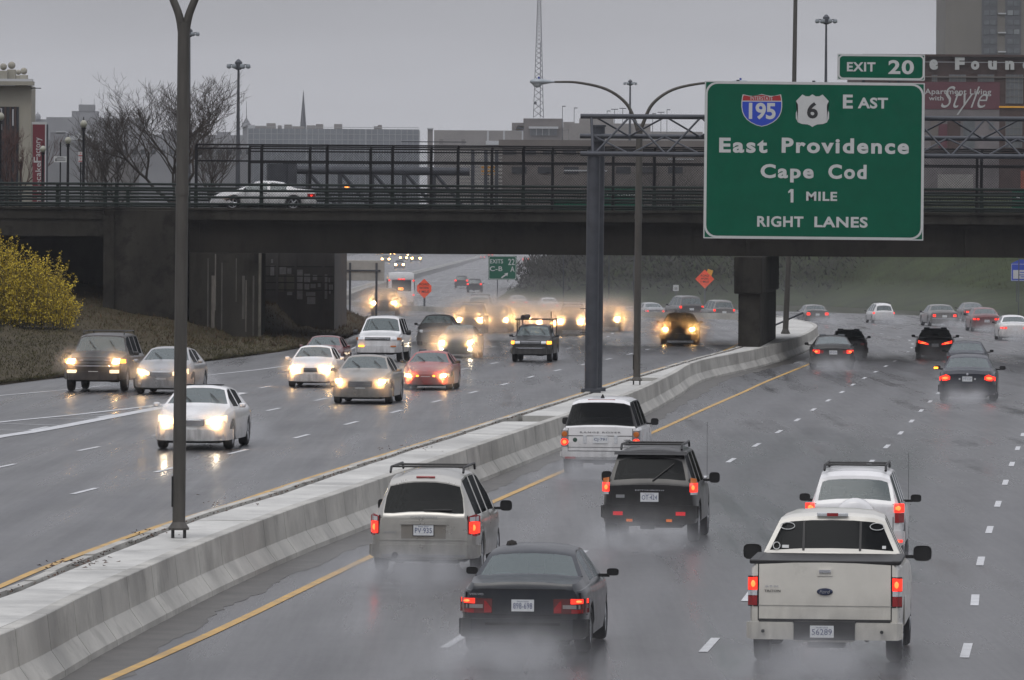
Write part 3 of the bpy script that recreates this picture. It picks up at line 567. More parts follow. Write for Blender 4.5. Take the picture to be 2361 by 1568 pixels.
# ================================================================== LAMP POSTS AND MASTS
LAMPG = mat('lamp_housing', (.30, .33, .36), .4, .3, .1, 6); LGL = mat('lamp_bowl', (.35, .38, .40), .15, 0, .1, 6, coat=.8); BLUE = mat('photocell_blue', (.02, .04, .3), .4, 0, 0)
def lamp(base, label, ztop=8.95, lean=0.0, rz=0.0, r=.105):
    t = thing('street_lamp', label, 'street lamp', base, rz, 'twin-arm lamp posts on the median'); h = ztop - base.z
    def Q(n, mb, m=POLE, **k): return mb.obj(n, m, t, **k)
    Q('pole', MB().tube([(0, 0, .16), (lean * h * .5, 0, h * .5), (lean * h, 0, h)], [r, r * .97, r * .93], 20))
    Q('base_plate', MB().lathe([(0, .13), (r + .06, .13), (r + .065, .16), (r + .01, .24), (r, .26)], 16), ang=40)
    for k in range(4): a = math.pi / 4 + k * math.pi / 2; Q('anchor_bolt', MB().tube([((r + .03) * math.cos(a), (r + .03) * math.sin(a), 0), ((r + .03) * math.cos(a), (r + .03) * math.sin(a), .17)], .022, 6), BLK)
    Q('joint_band', MB().lathe([(r + .004, 6.4 - base.z - .06), (r + .008, 6.4 - base.z), (r + .004, 6.4 - base.z + .1)], 20, c=(lean * 5.5, 0, 0)), ang=40)
    Q('hand_hole', MB().box((-r, 0, .75), (.03, .1, .5)), BLK, bevel=.008, ang=0)
    for s in (-1, 1):
        pp = [(lean * (h - .6), 0, h - .6), (lean * h + s * .045, 0, h - .05), (lean * h + s * .16, 0, h + .32), (lean * h + s * .45, 0, h + .9), (lean * h + s * 1.1, 0, h + 1.36), (lean * h + s * 2.05, 0, h + 1.58), (lean * h + s * 2.85, 0, h + 1.60)]
        q = [tuple(a) for a in catmull(pp, 5)]; Q('arm', MB().tube(q, [.075 - .040 * i / (len(q) - 1) for i in range(len(q))], 12), ang=60)
        c = Vector((lean * h + s * 3.25, 0, h + 1.60))
        mb = MB().lathe([(.001, -.42), (.045, -.40), (.07, -.25), (.125, -.05), (.15, .15), (.13, .32), (.06, .41), (.001, .42)], 14, 'X')
        mb.v = [(c.x + s * v[0], c.y + v[1], c.z + v[2] * .72) for v in mb.v]; hd = Q('lamp_head', mb, LAMPG, ang=50)
        mb = MB().lathe([(.001, -.14), (.07, -.12), (.12, -.05), (.135, .0)], 14); mb.v = [(c.x + s * .17 + v[0] * 1.3, v[1], c.z - .06 + v[2]) for v in mb.v]; mb.obj('lamp_bowl', LGL, hd, ang=60)
        MB().tube([(c.x + s * .12, 0, c.z + .08), (c.x + s * .12, 0, c.z + .17)], .035, 8).obj('photocell', BLUE, hd)
    return t
lamp(G(412, 1240, ZM), 'nearest tall lamp post on the median, cut off by the top of the picture', 9.15, .0035)
lamp(G(1468, 887, ZM), 'twin-arm lamp post on the median just behind the gantry column', 9.3, .004, r=.12)
b = G(1811, 770, ZM); t3 = thing('street_lamp', 'tall lamp pole on the median directly behind the bridge pier', 'street lamp', b)
MB().tube([(0, 0, .15), (.33, 0, 9), (.42, 0, 19)], [.15, .125, .1], 14).obj('pole', POLE, t3); MB().lathe([(.24, 0), (.24, .05), (.17, .2), (.14, .3)], 12).obj('base_plate', POLE, t3, ang=40)
MB().tube([(-1.2, 1.2, .1), (-.4, .4, .5), (.9, -.2, 1.1)], .05, 6).obj('stay_bar', STEEL, t3)
def mast(X, Yt, d, z0, label, r=.17):
    p = U(X, Yt, d); t = thing('mast_light', label, 'mast light', (p.x, d, z0), 0, 'high mast lights over the interchange'); h = p.z - z0
    MB().tube([(0, 0, 0), (0, 0, h)], [r * 1.5, r * .55], 10).obj('pole', STEEL, t)
    MB().lathe([(.18, h - .4), (.3, h - .3), (.3, h + .25), (.12, h + .45), (.001, h + .5)], 10).obj('head_ring', STEEL, t)
    for k in range(8):
        a = 2 * math.pi * (k + .5) / 8; c = Vector((math.cos(a) * .85, math.sin(a) * .85, h - .05)); o = MB().tube([(math.cos(a) * .2, math.sin(a) * .2, h - .0), c + Vector((0, 0, .1))], .035, 5).obj('arm', STEEL, t)
        MB().lathe([(.001, .12), (.15, .1), (.2, -.12), (.16, -.2), (.001, -.26)], 8, c=c).obj('floodlight', LAMPG, o, ang=50)
mast(550, 150, 520, 6, 'tall mast light standing left above the glass building', .16)
mast(1905, 46, 560, 8, 'tall mast light rising above the top edge of the green sign', .15)
mast(1453, 191, 900, 8, 'distant mast light behind the gantry truss', .2)
mast(437, 76, 620, 6, 'mast light mostly hidden behind the nearest lamp pole', .17)

# ================================================================== FAR BUILDINGS AND THINGS ABOVE THE BRIDGE
def far(label, cat, name, X0, X1, Yt, d, dep, m, z0=4.0, group=None):
    a, b = U(X0, Yt, d), U(X1, Yt, d); t = thing(name, label, cat, ((a.x + b.x) / 2, d, z0), 0, group); t['sz'] = 1.0; del t['sz']
    w, h = b.x - a.x, a.z - z0; MB().box((0, dep / 2, h / 2), (w, dep, h)).obj('wall', m, t, ang=0); return t, w, h
def blk(t, d, z0, X0, X1, Y0, Y1, m, name, dy=-.0, th=.3, **k):
    """a block on the front of a far building, between the given sight lines"""
    a, b = U(X0, (Y0 + Y1) / 2, d), U(X1, (Y0 + Y1) / 2, d); za, zb = U((X0 + X1) / 2, Y0, d).z, U((X0 + X1) / 2, Y1, d).z
    c = Vector(((a.x + b.x) / 2, d + dy, (za + zb) / 2)) - Vector(t.location); return MB().box(c, (b.x - a.x, th, za - zb)).obj(name, m, t, ang=0, **k)
def roof(t, d, X0, X1, Y0, Y1, m, name='roof_block', dep=6, dy=4): return blk(t, d, 0, X0, X1, Y0, Y1, m, name, dy, dep)
BEIGE = mat('precast_beige', (.30, .285, .24), .8, 0, .12, .5, bump=.1, stretch=(1, 1, .3)); GREYB = mat('far_grey', (.19, .193, .205), .8, 0, .15, .08); BRN = mat('brown_brick', (.135, .118, .11), .85, 0, .18, .3)
BRN2 = mat('dull_brick', (.20, .185, .175), .85, 0, .15, .2); CURT = mat('curtain_wall', (.15, .165, .185), .35, 0, .2, .15); MULL = mat('mullion', (.30, .31, .33), .5, 0, .05, 1); DWIN = mat('dark_window', (.025, .028, .034), .2, 0, .3, .5)
PALE = mat('pale_roof', (.42, .43, .45), .6, 0, .08, .3); BRICKR = mat('foundry_brick', (.060, .036, .032), .85, 0, .25, .6); WING = mat('window_grey', (.11, .12, .13), .3, 0, .3, .7); TAN = mat('tower_tan', (.165, .155, .14), .85, 0, .12, .12, stretch=(1, 1, .4))
MAROON = mat('banner_maroon', (.13, .018, .028), .7, 0, .12, .5); MAR2 = mat('banner_wine', (.10, .028, .040), .7, 0, .12, .4); PANEL = mat('storefront', (.15, .135, .14), .8, 0, .3, .25); BONE = mat('letter_white', (.42, .43, .43), .6, 0, .05, 2)
# corner building with ball finials
d = 345; t, w, h = far('cream corner building with ball finials along its roof, at the left edge', 'building', 'corner_building', -60, 72.5, 197, d, 3, BEIGE, 6)
blk(t, d, 0, -66, 79, 188, 197, BEIGE, 'cornice', -.3, 1.0); blk(t, d, 0, -64, 76, 182, 188, PALE, 'parapet', -.1, .8)
blk(t, d, 0, -60, 43, 246, 470, DWIN, 'arcade_opening', -.02, .1)
for X in (-2, 10, 22, 33): blk(t, d, 0, X, X + 4, 246, 470, BRICKR, 'mullion', -.1, .1)
blk(t, d, 0, -4, 5, 250, 300, PALE, 'bright_pane', -.12, .1); blk(t, d, 0, 29, 32, 252, 290, PALE, 'bright_pane', -.12, .1)
for X, Y, r, dy in ((8, 154, 13, 0), (27, 150.7, 14, .6), (42.6, 166.7, 10, 6), (55, 164, 13, .3)):
    p = U(X, Y, d + dy) - Vector(t.location); rr = r * d / F / 1.0 * .62
    fi = MB().box((p.x, p.y, p.z - rr - .33), (rr * 2.3, rr * 2.3, .62)).obj('finial', BEIGE, t, bevel=.04, ang=0)
    MB().lathe([(rr * math.sin(math.pi * k / 10), -rr * math.cos(math.pi * k / 10)) for k in range(11)], 16, c=p).obj('ball', BEIGE, fi, ang=80)
blk(t, d, 0, 72, 95, 202.5, 204.5, STEEL, 'flag_arm', 0, .06)
# vertical restaurant banner
d = 336; p = U(90, 436, d); t = thing('banner_sign', 'tall dark red restaurant banner with white sideways lettering', 'banner', (p.x, d, p.z))
def bl(X, Y): q = U(X, Y, d); return q.x - p.x, q.z - p.z
x0, z0 = bl(74.5, 470); x1, z1 = bl(104, 287); panel(t, x0, x1, z0, z1, MAROON, .12); panel(t, x0 - .05, x1 + .08, z1, z1 + .13, BONE, .2, 'frame_cap'); panel(t, x1, x1 + .07, z0, z1, PALE, .14, 'frame_side')
text('cheesecake', bl(84, 0)[0], bl(97, 0)[0], bl(90, 480)[1], bl(90, 376)[1], BONE, t, y=-.01, rot=True, bold=.01)
text('F', bl(80, 0)[0], bl(97, 0)[0], bl(90, 375)[1], bl(90, 362)[1], BONE, t, y=-.01, rot=True, bold=.01)
text('actory', bl(84, 0)[0], bl(100, 0)[0], bl(90, 361)[1], bl(90, 317)[1], BONE, t, y=-.01, rot=True, bold=.01)
MB().tube([(x1 + .1, .1, -8), (x1 + .1, .1, z1)], .06, 8).obj('post', STEEL, t)
GLOBE = mat('lamp_globe', (.30, .30, .24), .35, 0, .1, 5, coat=.3)
for X, Y, dd, r, lb in ((1, 269, 322, 15, 'nearest black globe lantern at the left edge by the corner building'), (99, 344, 332, 12, 'globe lantern standing in front of the red banner'), (157, 324, 326, 13, 'globe lantern to the right of the white arrow sign'), (193, 286, 322, 14, 'tallest globe lantern, rising beside the parking signs'), (48, 368, 345, 10, 'small dim globe lantern between bare twigs left of the banner')):
    p = U(X, Y, dd); t = thing('globe_lantern', lb, 'street lamp', (p.x, dd, 6.7), 0, 'black globe lanterns on the far side of the bridge'); h = p.z - 6.7; q = r * dd / F * .62
    MB().lathe([(.12, 0), (.12, .4), (.075, .6), (.06, h - q * 1.9), (.11, h - q * 1.7), (.07, h - q * 1.5), (.13, h - q * 1.2), (.09, h - q)], 10).obj('pole', FBLK, t, ang=40)
    g_ = MB().lathe([(.001, h - q), (q * .6, h - q * .9), (q, h - q * .1), (q * .85, h + q * .5), (q * .4, h + q), (.001, h + q * 1.1)], 12).obj('globe', GLOBE, t, ang=60)
    MB().lathe([(q * .3, h + q), (q * .12, h + q * 1.3), (.02, h + q * 1.9)], 8).obj('finial', FBLK, g_)
def smallsign(name, label, X0, X1, Y0, Y1, d, m, post, z0, lines=(), arrow=False, pm=FBLK, cat='sign', Yp=None):
    a, b = U(X0, (Y0 + Y1) / 2, d), U(X1, (Y0 + Y1) / 2, d); zt, zb = U((X0 + X1) / 2, Y0, d).z, U((X0 + X1) / 2, Y1, d).z
    cx_ = (a.x + b.x) / 2; t = thing(name, label, cat, (cx_, d, z0)); w = (b.x - a.x); panel(t, -w / 2, w / 2, zb - z0, zt - z0, m, .03)
    for px in post: MB().box((px * w / 2, .08, (zt - z0) / 2 if Yp is None else (U(0, Yp, d).z - z0) / 2), (.07, .06, (zt - z0) if Yp is None else U(0, Yp, d).z - z0)).obj('post', pm, t, ang=0)
    for s, u0, u1, v0, v1, lm in lines: text(s, (u0 - .5) * w, (u1 - .5) * w, zb - z0 + v0 * (zt - zb), zb - z0 + v1 * (zt - zb), lm, t, y=-.008, bold=.015)
    return t, w, zb - z0, zt - z0
t, w, a, b = smallsign('direction_sign', 'white rectangular sign with black left arrow on a black pole', 124, 154, 360.5, 374, 328, SWHITE, (0,), 6.7, (), Yp=327)
MB().prism([(-w * .42, a + .11), (-w * .3, a + .19), (-w * .3, a + .13), (w * .4, a + .13), (w * .4, a + .09), (-w * .3, a + .09), (-w * .3, a + .03)], -.012, -.002).obj('arrow', SBLACK, t, ang=0)
for k in (0, 1): MB().box((0, -.006, a + .2 + k * .055), (w * (.8 - .3 * k), .008, .022)).obj('print_line', SBLACK, t, ang=0)
for Y0, Y1, lb in ((350, 361, 'upper small white and red parking sign beside the tallest globe lantern'), (362, 374, 'lower small white and red parking sign beside the tallest globe lantern')):
    t, w, a, b = smallsign('parking_sign', lb, 180.5, 191.5, Y0, Y1, 324, SWHITE, (0,) if Y0 > 360 else (), 6.7, (('P', .35, .65, .42, .85, SRED),), Yp=350)
    MB().box((0, -.006, a + .05), (w * .9, .008, .05)).obj('red_band', SRED, t, ang=0)
# skyline at the left
d = 2300; t, w, h = far('hazy grey block with a stepped roof tower on the left skyline', 'building', 'office_block', 107, 232, 270, d, 30, GREYB)
roof(t, d, 165, 226, 256, 272, GREYB); roof(t, d, 181, 217, 241, 258, GREYB, 'roof_tower'); 
for X in (186, 216): blk(t, d, 0, X, X + .8, 226, 242, GREYB, 'aerial', 2, .1)
t, w, h = far('long low hazy grey building behind the bare tree', 'building', 'office_block', 228, 330, 272, 2320, 30, GREYB)
d = 2450; p = U(87, 275, d); t = thing('dome_building', 'faint domed building on the skyline beside the red banner', 'building', (p.x, d, 4)); h = p.z - 4
MB().box((0, 6, h / 2), (U(104, 275, d).x - U(66, 275, d).x, 12, h)).obj('wall', GREYB, t, ang=0)
MB().lathe([(1.15, h), (1.15, h + 1), (.95, h + 1.7), (.5, h + 2.1), (.15, h + 2.3), (.15, h + 2.6), (.001, h + 2.9)], 14).obj('dome', GREYB, t, ang=60)
d = 1000; t, w, h = far('grey gabled hall behind the street signs on the left', 'building', 'gabled_hall', 100, 215, 322, d, 20, GREYB, 5)
a_, b_ = U(128, 322, d), U(160, 322, d); mbx = MB().prism([(U(158, 322, d).x - t.location.x, h), (U(176, 305, d).x - t.location.x, h + .95), (U(196, 300, d).x - t.location.x, h + 1.1), (U(214, 322, d).x - t.location.x, h)], .2, 14); mbx.obj('gable', PALE, t, ang=0)
roof(t, d, 115, 150, 305, 322, GREYB, 'roof_block'); roof(t, d, 128, 150, 302, 308, PALE, 'skylight')
t, w, h = far('wide grey-beige wall behind the large bare tree', 'building', 'warehouse', 205, 300, 372, 640, 16, mat('warehouse_wall', (.15, .145, .145), .85, 0, .1, .1), 5)
t, w, h = far('low dark grey building left of the glass building', 'building', 'warehouse', 196, 575, 336, 1500, 16, GREYB, 5)
for X in range(215, 570, 22): blk(t, 1500, 0, X, X + 12, 345, 356, DWIN, 'window', -.05, .1)
t, w, h = far('narrow grey roofline seen through the bare tree branches', 'building', 'warehouse', 300, 575, 310, 2100, 16, GREYB, 5)
for X0, X1, Y in ((372, 410, 300), (430, 455, 303), (500, 530, 304)): roof(t, 2100, X0, X1, Y, 311, GREYB)
d = 2050; p = U(568, 293, d); t = thing('turret', 'pointed turret with a thin mast left of the glass building', 'turret', (p.x, d, 4)); h = p.z - 4
MB().lathe([(1.2, 0), (1.2, h)], 10).obj('drum', GREYB, t); MB().lathe([(1.9, h), (.15, h + 3), (.07, h + 8), (.01, h + 8.6)], 10).obj('spire', GREYB, t)
d = 2480; p = U(699, 296, d); t = thing('church_spire', 'slender dark church spire on the skyline above the glass building', 'spire', (p.x, d, 4)); h = p.z - 4
MB().box((0, 0, h / 2), (2.4, 2.4, h)).obj('tower', GREYB, t, ang=0); MB().lathe([(1.25, h), (1.15, h + 1.9), (.15, h + 13.8), (.05, h + 15)], 8).obj('spire', mat('slate_dark', (.05, .052, .06), .7, 0, .1, .3), t, ang=20)
# glass building
d = 1900; t, w, h = far('long low glass-walled building with white mullions, left of centre', 'building', 'glass_building', 571, 966, 296, d, 24, CURT, 5)
x_ = lambda X, Y=320: U(X, Y, d).x - t.location.x
for k, X in enumerate(np.linspace(571, 966, 30)): MB().box((x_(X), -.08, h / 2), (.16 if k % 10 else .42, .12, h)).obj('mullion', MULL, t, ang=0)
for Y in (296, 309, 322, 334): MB().box((0, -.1, U(700, Y + (-3 if Y < 300 else 0), d).z - 5), (w, .1, .14)).obj('transom', MULL, t, ang=0)
for X0, X1, Y in ((588, 612, 290), (614, 634, 284), (640, 648, 289), (655, 672, 287), (674, 700, 291), (707, 726, 289), (728, 744, 286), (770, 788, 286), (862, 872, 291), (871, 880, 288)): roof(t, d, X0, X1, Y, 297, BRN2)
roof(t, d, 571, 586, 288, 297, PALE, 'skylight')
# brown mall block at centre
d = 1850; t, w, h = far('long brown-grey blank wall building at the centre skyline', 'building', 'mall_block', 1001, 1620, 300, d, 30, BRN2, 5)
for X in (1123, 1160, 1203): blk(t, d, 0, X, X + 4, 302, 330, PALE, 'pilaster', -.1, .2)
blk(t, d, 0, 1120, 1210, 325, 334, PALE, 'low_wall', -.3, .3)
for X, w_ in ((1013, 9), (1064, 8)): blk(t, d, 0, X, X + w_, 321, 333, BRN, 'window', -.1, .2)
t2, w2, h2 = far('small brick chimney stack left of the long brown building', 'chimney', 'chimney', 986, 998, 297, 1840, 3, BRN, 5); roof(t2, 1840, 984.5, 999.5, 295, 298, PALE, 'cap', 4, 1.5)
d = 1750; t, w, h = far('brick tower block at the foot of the radio mast', 'building', 'mast_building', 1207, 1298, 273, d, 20, BRN, 5)
blk(t, d, 0, 1222, 1284, 296, 312, WING, 'window_band', -.3, .5); blk(t, d, 0, 1219, 1287, 292, 297, PALE, 'canopy', -1, 2)
for X in (1236, 1250, 1265): blk(t, d, 0, X, X + 1.5, 296, 312, PALE, 'mullion', -.7, .2)
roof(t, d, 1180, 1208, 283, 300, BRN, 'cooling_unit', 8, 4); roof(t, d, 1298, 1340, 293, 330, BRN2, 'wing', 10, 4); roof(t, d, 1190, 1207, 290, 300, YEL, 'yellow_wall', 1, .5); roof(t, d, 1300, 1314, 291, 310, YEL, 'yellow_wall', 1, .5)
t, w, h = far('dark brown parking deck below the radio mast', 'building', 'parking_deck', 1150, 1625, 322, 700, 40, BRN, 6.5)
for X in range(1160, 1600, 46): blk(t, 700, 0, X, X + 30, 345, 356, DWIN, 'opening', -.05, .1)
for X in range(1180, 1600, 60): blk(t, 700, 0, X, X + 34, 385, 400, DWIN, 'opening', -.05, .1)
blk(t, 700, 0, 1300, 1400, 392, 395, PALE, 'kerb_band', -.1, .1); blk(t, 700, 0, 1540, 1600, 366, 368, PALE, 'kerb_band', -.1, .1)
t, w, h = far('stepped dark block behind the gantry truss, right of the mast', 'building', 'office_block', 1312, 1500, 284, 1700, 20, BRN2, 5); roof(t, 1700, 1299, 1325, 281, 300, BRN2); roof(t, 1700, 1336, 1415, 273, 290, BRN2)
t, w, h = far('low block left of the green sign behind the gantry truss', 'building', 'office_block', 1490, 1640, 307, 1680, 20, BRN2, 5); roof(t, 1680, 1430, 1500, 294, 310, BRN2)
# radio mast
d = 1748; p = U(1241.5, 271, d); t = thing('radio_mast', 'tall lattice radio mast on the brick tower block', 'mast', (p.x, d, p.z)); u = d / F; hw0, hw1, hh_ = 14.5 * u, 4.5 * u, 36.0
def cw(z): return hw0 + (hw1 - hw0) * min(z / (271 * u), 1.05)
cs = [(1, 1), (1, -1), (-1, -1), (-1, 1)]; lv = [0]
while lv[-1] < hh_: lv.append(lv[-1] + max(1.2 * cw(lv[-1]), .8))
for a, b in cs: MB().tube([(a * cw(z) * .8, b * cw(z) * .8, z) for z in lv], .085, 5).obj('leg', STEEL, t)
for z0, z1 in zip(lv[:-1], lv[1:]):
    for i in range(4):
        a, b = cs[i], cs[(i + 1) % 4]; A = (a[0] * cw(z0) * .8, a[1] * cw(z0) * .8, z0); B_ = (b[0] * cw(z1) * .8, b[1] * cw(z1) * .8, z1); C_ = (b[0] * cw(z0) * .8, b[1] * cw(z0) * .8, z0); D_ = (a[0] * cw(z1) * .8, a[1] * cw(z1) * .8, z1)
        MB().tube([A, B_], .05, 4, False).obj('brace', STEEL, t); MB().tube([C_, D_], .05, 4, False).obj('brace', STEEL, t)
MB().lathe([(.001, -.4), (.4, -.3), (.45, 0), (.4, .3), (.001, .4)], 8, c=(-.9, 0, 4)).obj('antenna_drum', STEEL, t); MB().tube([(.5, -.2, 0), (.45, -.2, 21)], .09, 5).obj('cable_duct', STEEL, t)
for X, Y, dd, tw, lb in ((1297, 245, 1720, 0, 'thin car-park lamp just right of the radio mast'), (1324, 249, 1720, 0, 'second thin car-park lamp right of the radio mast'), (1417, 252, 1720, 1, 'double-headed car-park lamp left of the gantry fork'), (1436, 250, 1720, 1, 'double-headed car-park lamp near the gantry fork'), (1505, 262, 1710, 0, 'short lamp right of the gantry fork'), (1524, 259, 1710, 1, 'double-headed lamp right of the gantry fork'), (1538, 253, 1710, 0, 'rightmost thin lamp before the green sign'), (1400, 256, 1710, 0, 'thin lamp left of the double-headed ones')):
    p = U(X, Y, dd); t = thing('car_park_lamp', lb, 'lamp', (p.x, dd, 14), 0, 'car-park lamps on the skyline'); h = p.z - 14
    MB().tube([(0, 0, 0), (0, 0, h)], .085, 5).obj('pole', STEEL, t); MB().box((0 if tw else .4, 0, h), (1.9 if tw else 1.0, .3, .22)).obj('lamp_head', STEEL, t, ang=0)
# foundry building
d = 640; t, w, h = far('dark brick mill building with white rooftop letters, behind the green sign', 'building', 'brick_mill', 1990, 2420, 127, d, 30, BRICKR, 6.5)
blk(t, d, 0, 1990, 2420, 126, 131, BRICKR, 'parapet', -.3, .6); blk(t, d, 0, 1990, 2420, 176, 179, BRN, 'string_course', -.1, .3)
def fz(x, y): return (x / 1.742 + 3600) / 1.7349, y / 1.742 / 1.7349
def ft(s, x0, y0, x1, y1, m, **k):
    X0, Y0 = fz(x0, y0); X1, Y1 = fz(x1, y1); a = U(X0, (Y0 + Y1) / 2, d); b = U(X1, (Y0 + Y1) / 2, d); o = Vector(t.location)
    return text(s, a.x - o.x, b.x - o.x, U(X0, Y1, d).z - o.z, U(X0, Y0, d).z - o.z, m, t, **k)
for s, x0, x1, y0, hh2 in (('e', 203, 262, 415, 0), ('F', 381, 448, 400, 1), ('o', 492, 550, 425, 0), ('u', 612, 672, 425, 0), ('n', 731, 793, 425, 0), ('d', 852, 915, 400, 0)):
    ft(s, x0, y0, x1, 487, BONE, y=-.5, bold=.06, name='roof_letter')
blk(t, d, 0, 2120, 2420, 143.5, 144.5, PALE, 'sign_rail', -.4, .05)
for x0, x1, y0, y1, n in ((222, 258, 522, 575, 2), (342, 458, 520, 570, 4), (542, 655, 520, 570, 4), (737, 855, 520, 722, 4), (735, 850, 845, 1030, 4)):
    X0, Y0 = fz(x0, y0); X1, Y1 = fz(x1, y1); wq = blk(t, d, 0, X0, X1, Y0, Y1, WING, 'window', -.03, .1)
    for k in range(n + 1): X = X0 + (X1 - X0) * k / n; mbx = blk(t, d, 0, X - .4, X + .4, Y0, Y1, BRN2, 'glazing_bar', -.12, .06)
    for k in range(1, 4): Y = Y0 + (Y1 - Y0) * k / 4; blk(t, d, 0, X0, X1, Y - .4, Y + .4, BRN2, 'glazing_bar', -.12, .06)
X0, Y0 = fz(90, 572); X1, Y1 = fz(695, 762); blk(t, d, 0, X0, X1, Y0, Y1, MAR2, 'banner', -.1, .1)
ft('Apartment Living', 172, 618, 635, 668, BONE, y=-.2, bold=.012, name='banner_lettering'); ft('with', 200, 668, 302, 700, BONE, y=-.2, bold=.012, name='banner_lettering'); ft('Style', 285, 600, 610, 800, BONE, y=-.22, bold=-.008, shear=.5, name='banner_script')
for x0, x1, y0, y1, m in ((90, 690, 762, 1320, PANEL), (268, 328, 865, 1030, MAR2), (440, 520, 845, 1035, WING), (215, 265, 840, 1020, BRN), (330, 420, 845, 1035, BRICKR), (620, 650, 850, 900, WING), (262, 510, 1215, 1312, mat('shop_pale', (.25, .24, .23), .7, 0, .2, .4)), (690, 900, 740, 752, YEL), (840, 900, 1190, 1315, mat('shop_orange', (.28, .06, .03), .7, 0, .2, .4))):
    X0, Y0 = fz(x0, y0); X1, Y1 = fz(x1, y1); blk(t, d, 0, X0, X1, Y0, Y1, m, 'storefront_panel', -.05 if m is PANEL else -.15, .1)
t, w, h = far('tall tan apartment tower rising at the top right corner', 'building', 'apartment_tower', 2182, 2460, -240, 900, 20, TAN, 6)
for X0, X1, n in ((2268, 2297, 2), (2322, 2352, 2), (2370, 2400, 2)):
    blk(t, 900, 0, X0 - 4, X1 + 3, -200, 128, mat('tower_bay', (.085, .09, .10), .6, 0, .15, .2), 'bay', -.05, .1)
    for Y in range(-196, 124, 22):
        for k in range(n): X = X0 + k * (X1 - X0) / n; blk(t, 900, 0, X + 1, X + (X1 - X0) / n - 2, Y, Y + 11, mat('pane_lit', (.22, .24, .25), .3, 0, .2, 1) if rng.random() < .15 else WING, 'window', -.13, .1)
for Y in range(-190, 124, 44): blk(t, 900, 0, 2301, 2319, Y, Y + 3, PALE, 'balcony_edge', -.2, .3)
# monotube gantry and slatted sign back beyond the bridge
d = 400; p = U(662, 420, d); t = thing('monotube_gantry', 'thick grey tube gantry arm seen through the bridge fence', 'gantry', (p.x, d, 0)); sx = lambda X, Y: U(X, Y, d) - Vector(t.location)
MB().tube([sx(680, 392), sx(1083, 396)], 9.5 * d / F, 16).obj('tube_arm', STEEL, t); MB().tube([sx(642, 469), (sx(642, 378))], .75 * 1, 14).obj('column_head', STEEL, t); MB().tube([(sx(650, 420).x, 0, 0), sx(650, 400)], .3, 12).obj('column', STEEL, t)
MB().box(sx(668, 400), (.9, .8, 1.4)).obj('flange_box', STEEL, t, bevel=.05, ang=0); MB().tube([sx(690, 478), sx(1083, 482)], 8 * d / F, 14).obj('tube_arm', STEEL, t)
for X in (710, 784, 858, 932, 1000): MB().tube([sx(X, 400), sx(X, 478)], .14, 6).obj('strut', STEEL, t); MB().tube([sx(X + 5, 402), sx(X + 66, 474)], .12, 6).obj('brace', STEEL, t)
d = 402; p = U(1100, 440, d); t = thing('slatted_sign', 'slatted grey back of a gantry sign beyond the bridge', 'sign', (p.x, d, 5.2))
for Y in range(345, 480, 9): a, b = U(1052, Y, d), U(1158, Y, d); MB().box(((a.x + b.x) / 2 - p.x, 0, a.z - 5.2), (b.x - a.x, .12, .13)).obj('slat', ALUM, t, ang=0)
for X in (1090, 1120, 1145): MB().box((U(X, 400, d).x - p.x, -.15, (U(X, 345, d).z - 5.2) / 2), (.22, .15, U(X, 345, d).z - 5.2)).obj('post', STEEL, t, ang=0)
MB().box((U(1000, 330, d).x - p.x, .5, U(1000, 327, d).z - 5.2), (150 * d / F, .06, .06)).obj('top_rail', STEEL, t, ang=0); MB().box((U(1000, 330, d).x - p.x, .5, U(1000, 336, d).z - 5.2), (150 * d / F, .06, .06)).obj('top_rail', STEEL, t, ang=0)
t, w, a, b = smallsign('warning_sign', 'small yellow warning board seen through the bridge fence', 1110, 1142, 383, 403, 410, YEL, (0,), 5, (('EXIT 22', .1, .9, .55, .85, SBLACK), ('30 MPH', .15, .85, .15, .42, SBLACK))[:0])
frame(rrect(-w / 2 + .06, w / 2 - .06, a + .06, b - .06, .05), .03, -.01, SBLACK, t)
for k in (.3, .6): MB().box((0, -.01, a + (b - a) * k), (w * .6, .01, .09)).obj('print_line', SBLACK, t, ang=0)
smallsign('highway_sign', 'green sign reading Downtown behind the bridge railing', 1272, 1412, 463, 492, 425, SGREEN, (-.6, .6), 0, (('DOWNTOWN', .05, .88, .3, .62, SWHITE),), pm=STEEL)
smallsign('highway_sign', 'green sign reading 22 C-B-A behind the bridge railing', 1386, 1482, 435, 490, 428, SGREEN, (-.6, .6), 0, (('22 C-B-A', .12, .9, .68, .9, SWHITE), ('5th Ave', .3, .9, .2, .5, SWHITE))[:1], pm=STEEL)
smallsign('highway_sign', 'green sign at the right edge behind the bridge railing', 2333, 2420, 441, 486, 428, SGREEN, (-.6, .6), 0, (('G', .1, .4, .6, .9, SWHITE),), pm=STEEL)
# signs under and beyond the bridge
t, w, a, b = smallsign('exit_sign', 'green sign reading Exits 22 C B A with an arrow, under the bridge', 1126, 1191, 590, 645, 470, SGREEN, (-.35,), 0, (('EXITS', .06, .52, .68, .86, SWHITE), ('22', .70, .93, .62, .88, SWHITE), ('C-B', .05, .5, .36, .56, SWHITE), ('A', .78, .93, .33, .56, SWHITE)), pm=STEEL)
frame(rrect(-w / 2 + .03, w / 2 - .03, a + .03, b - .03, .12), .035, -.01, SWHITE, t)
MB().prism([(-.1, a + .18), (.22, a + .42), (.12, a + .46), (.42, a + .52), (.36, a + .24), (.3, a + .34), (-.04, a + .1)], -.014, -.004).obj('arrow', SWHITE, t, ang=0)
d = 378; a, b = U(790, 623, d), U(886.5, 623, d); t = thing('reversed_sign', 'plain grey back of a road sign on two posts by the embankment', 'sign', ((a.x + b.x) / 2, d, .9)); w = b.x - a.x; zt, zb = U(838, 600, d).z - .9, U(838, 647, d).z - .9
MB().box((0, .04, (zt + zb) / 2), (w, .05, zt - zb)).obj('panel', ALUM, t, ang=0, bevel=.02)
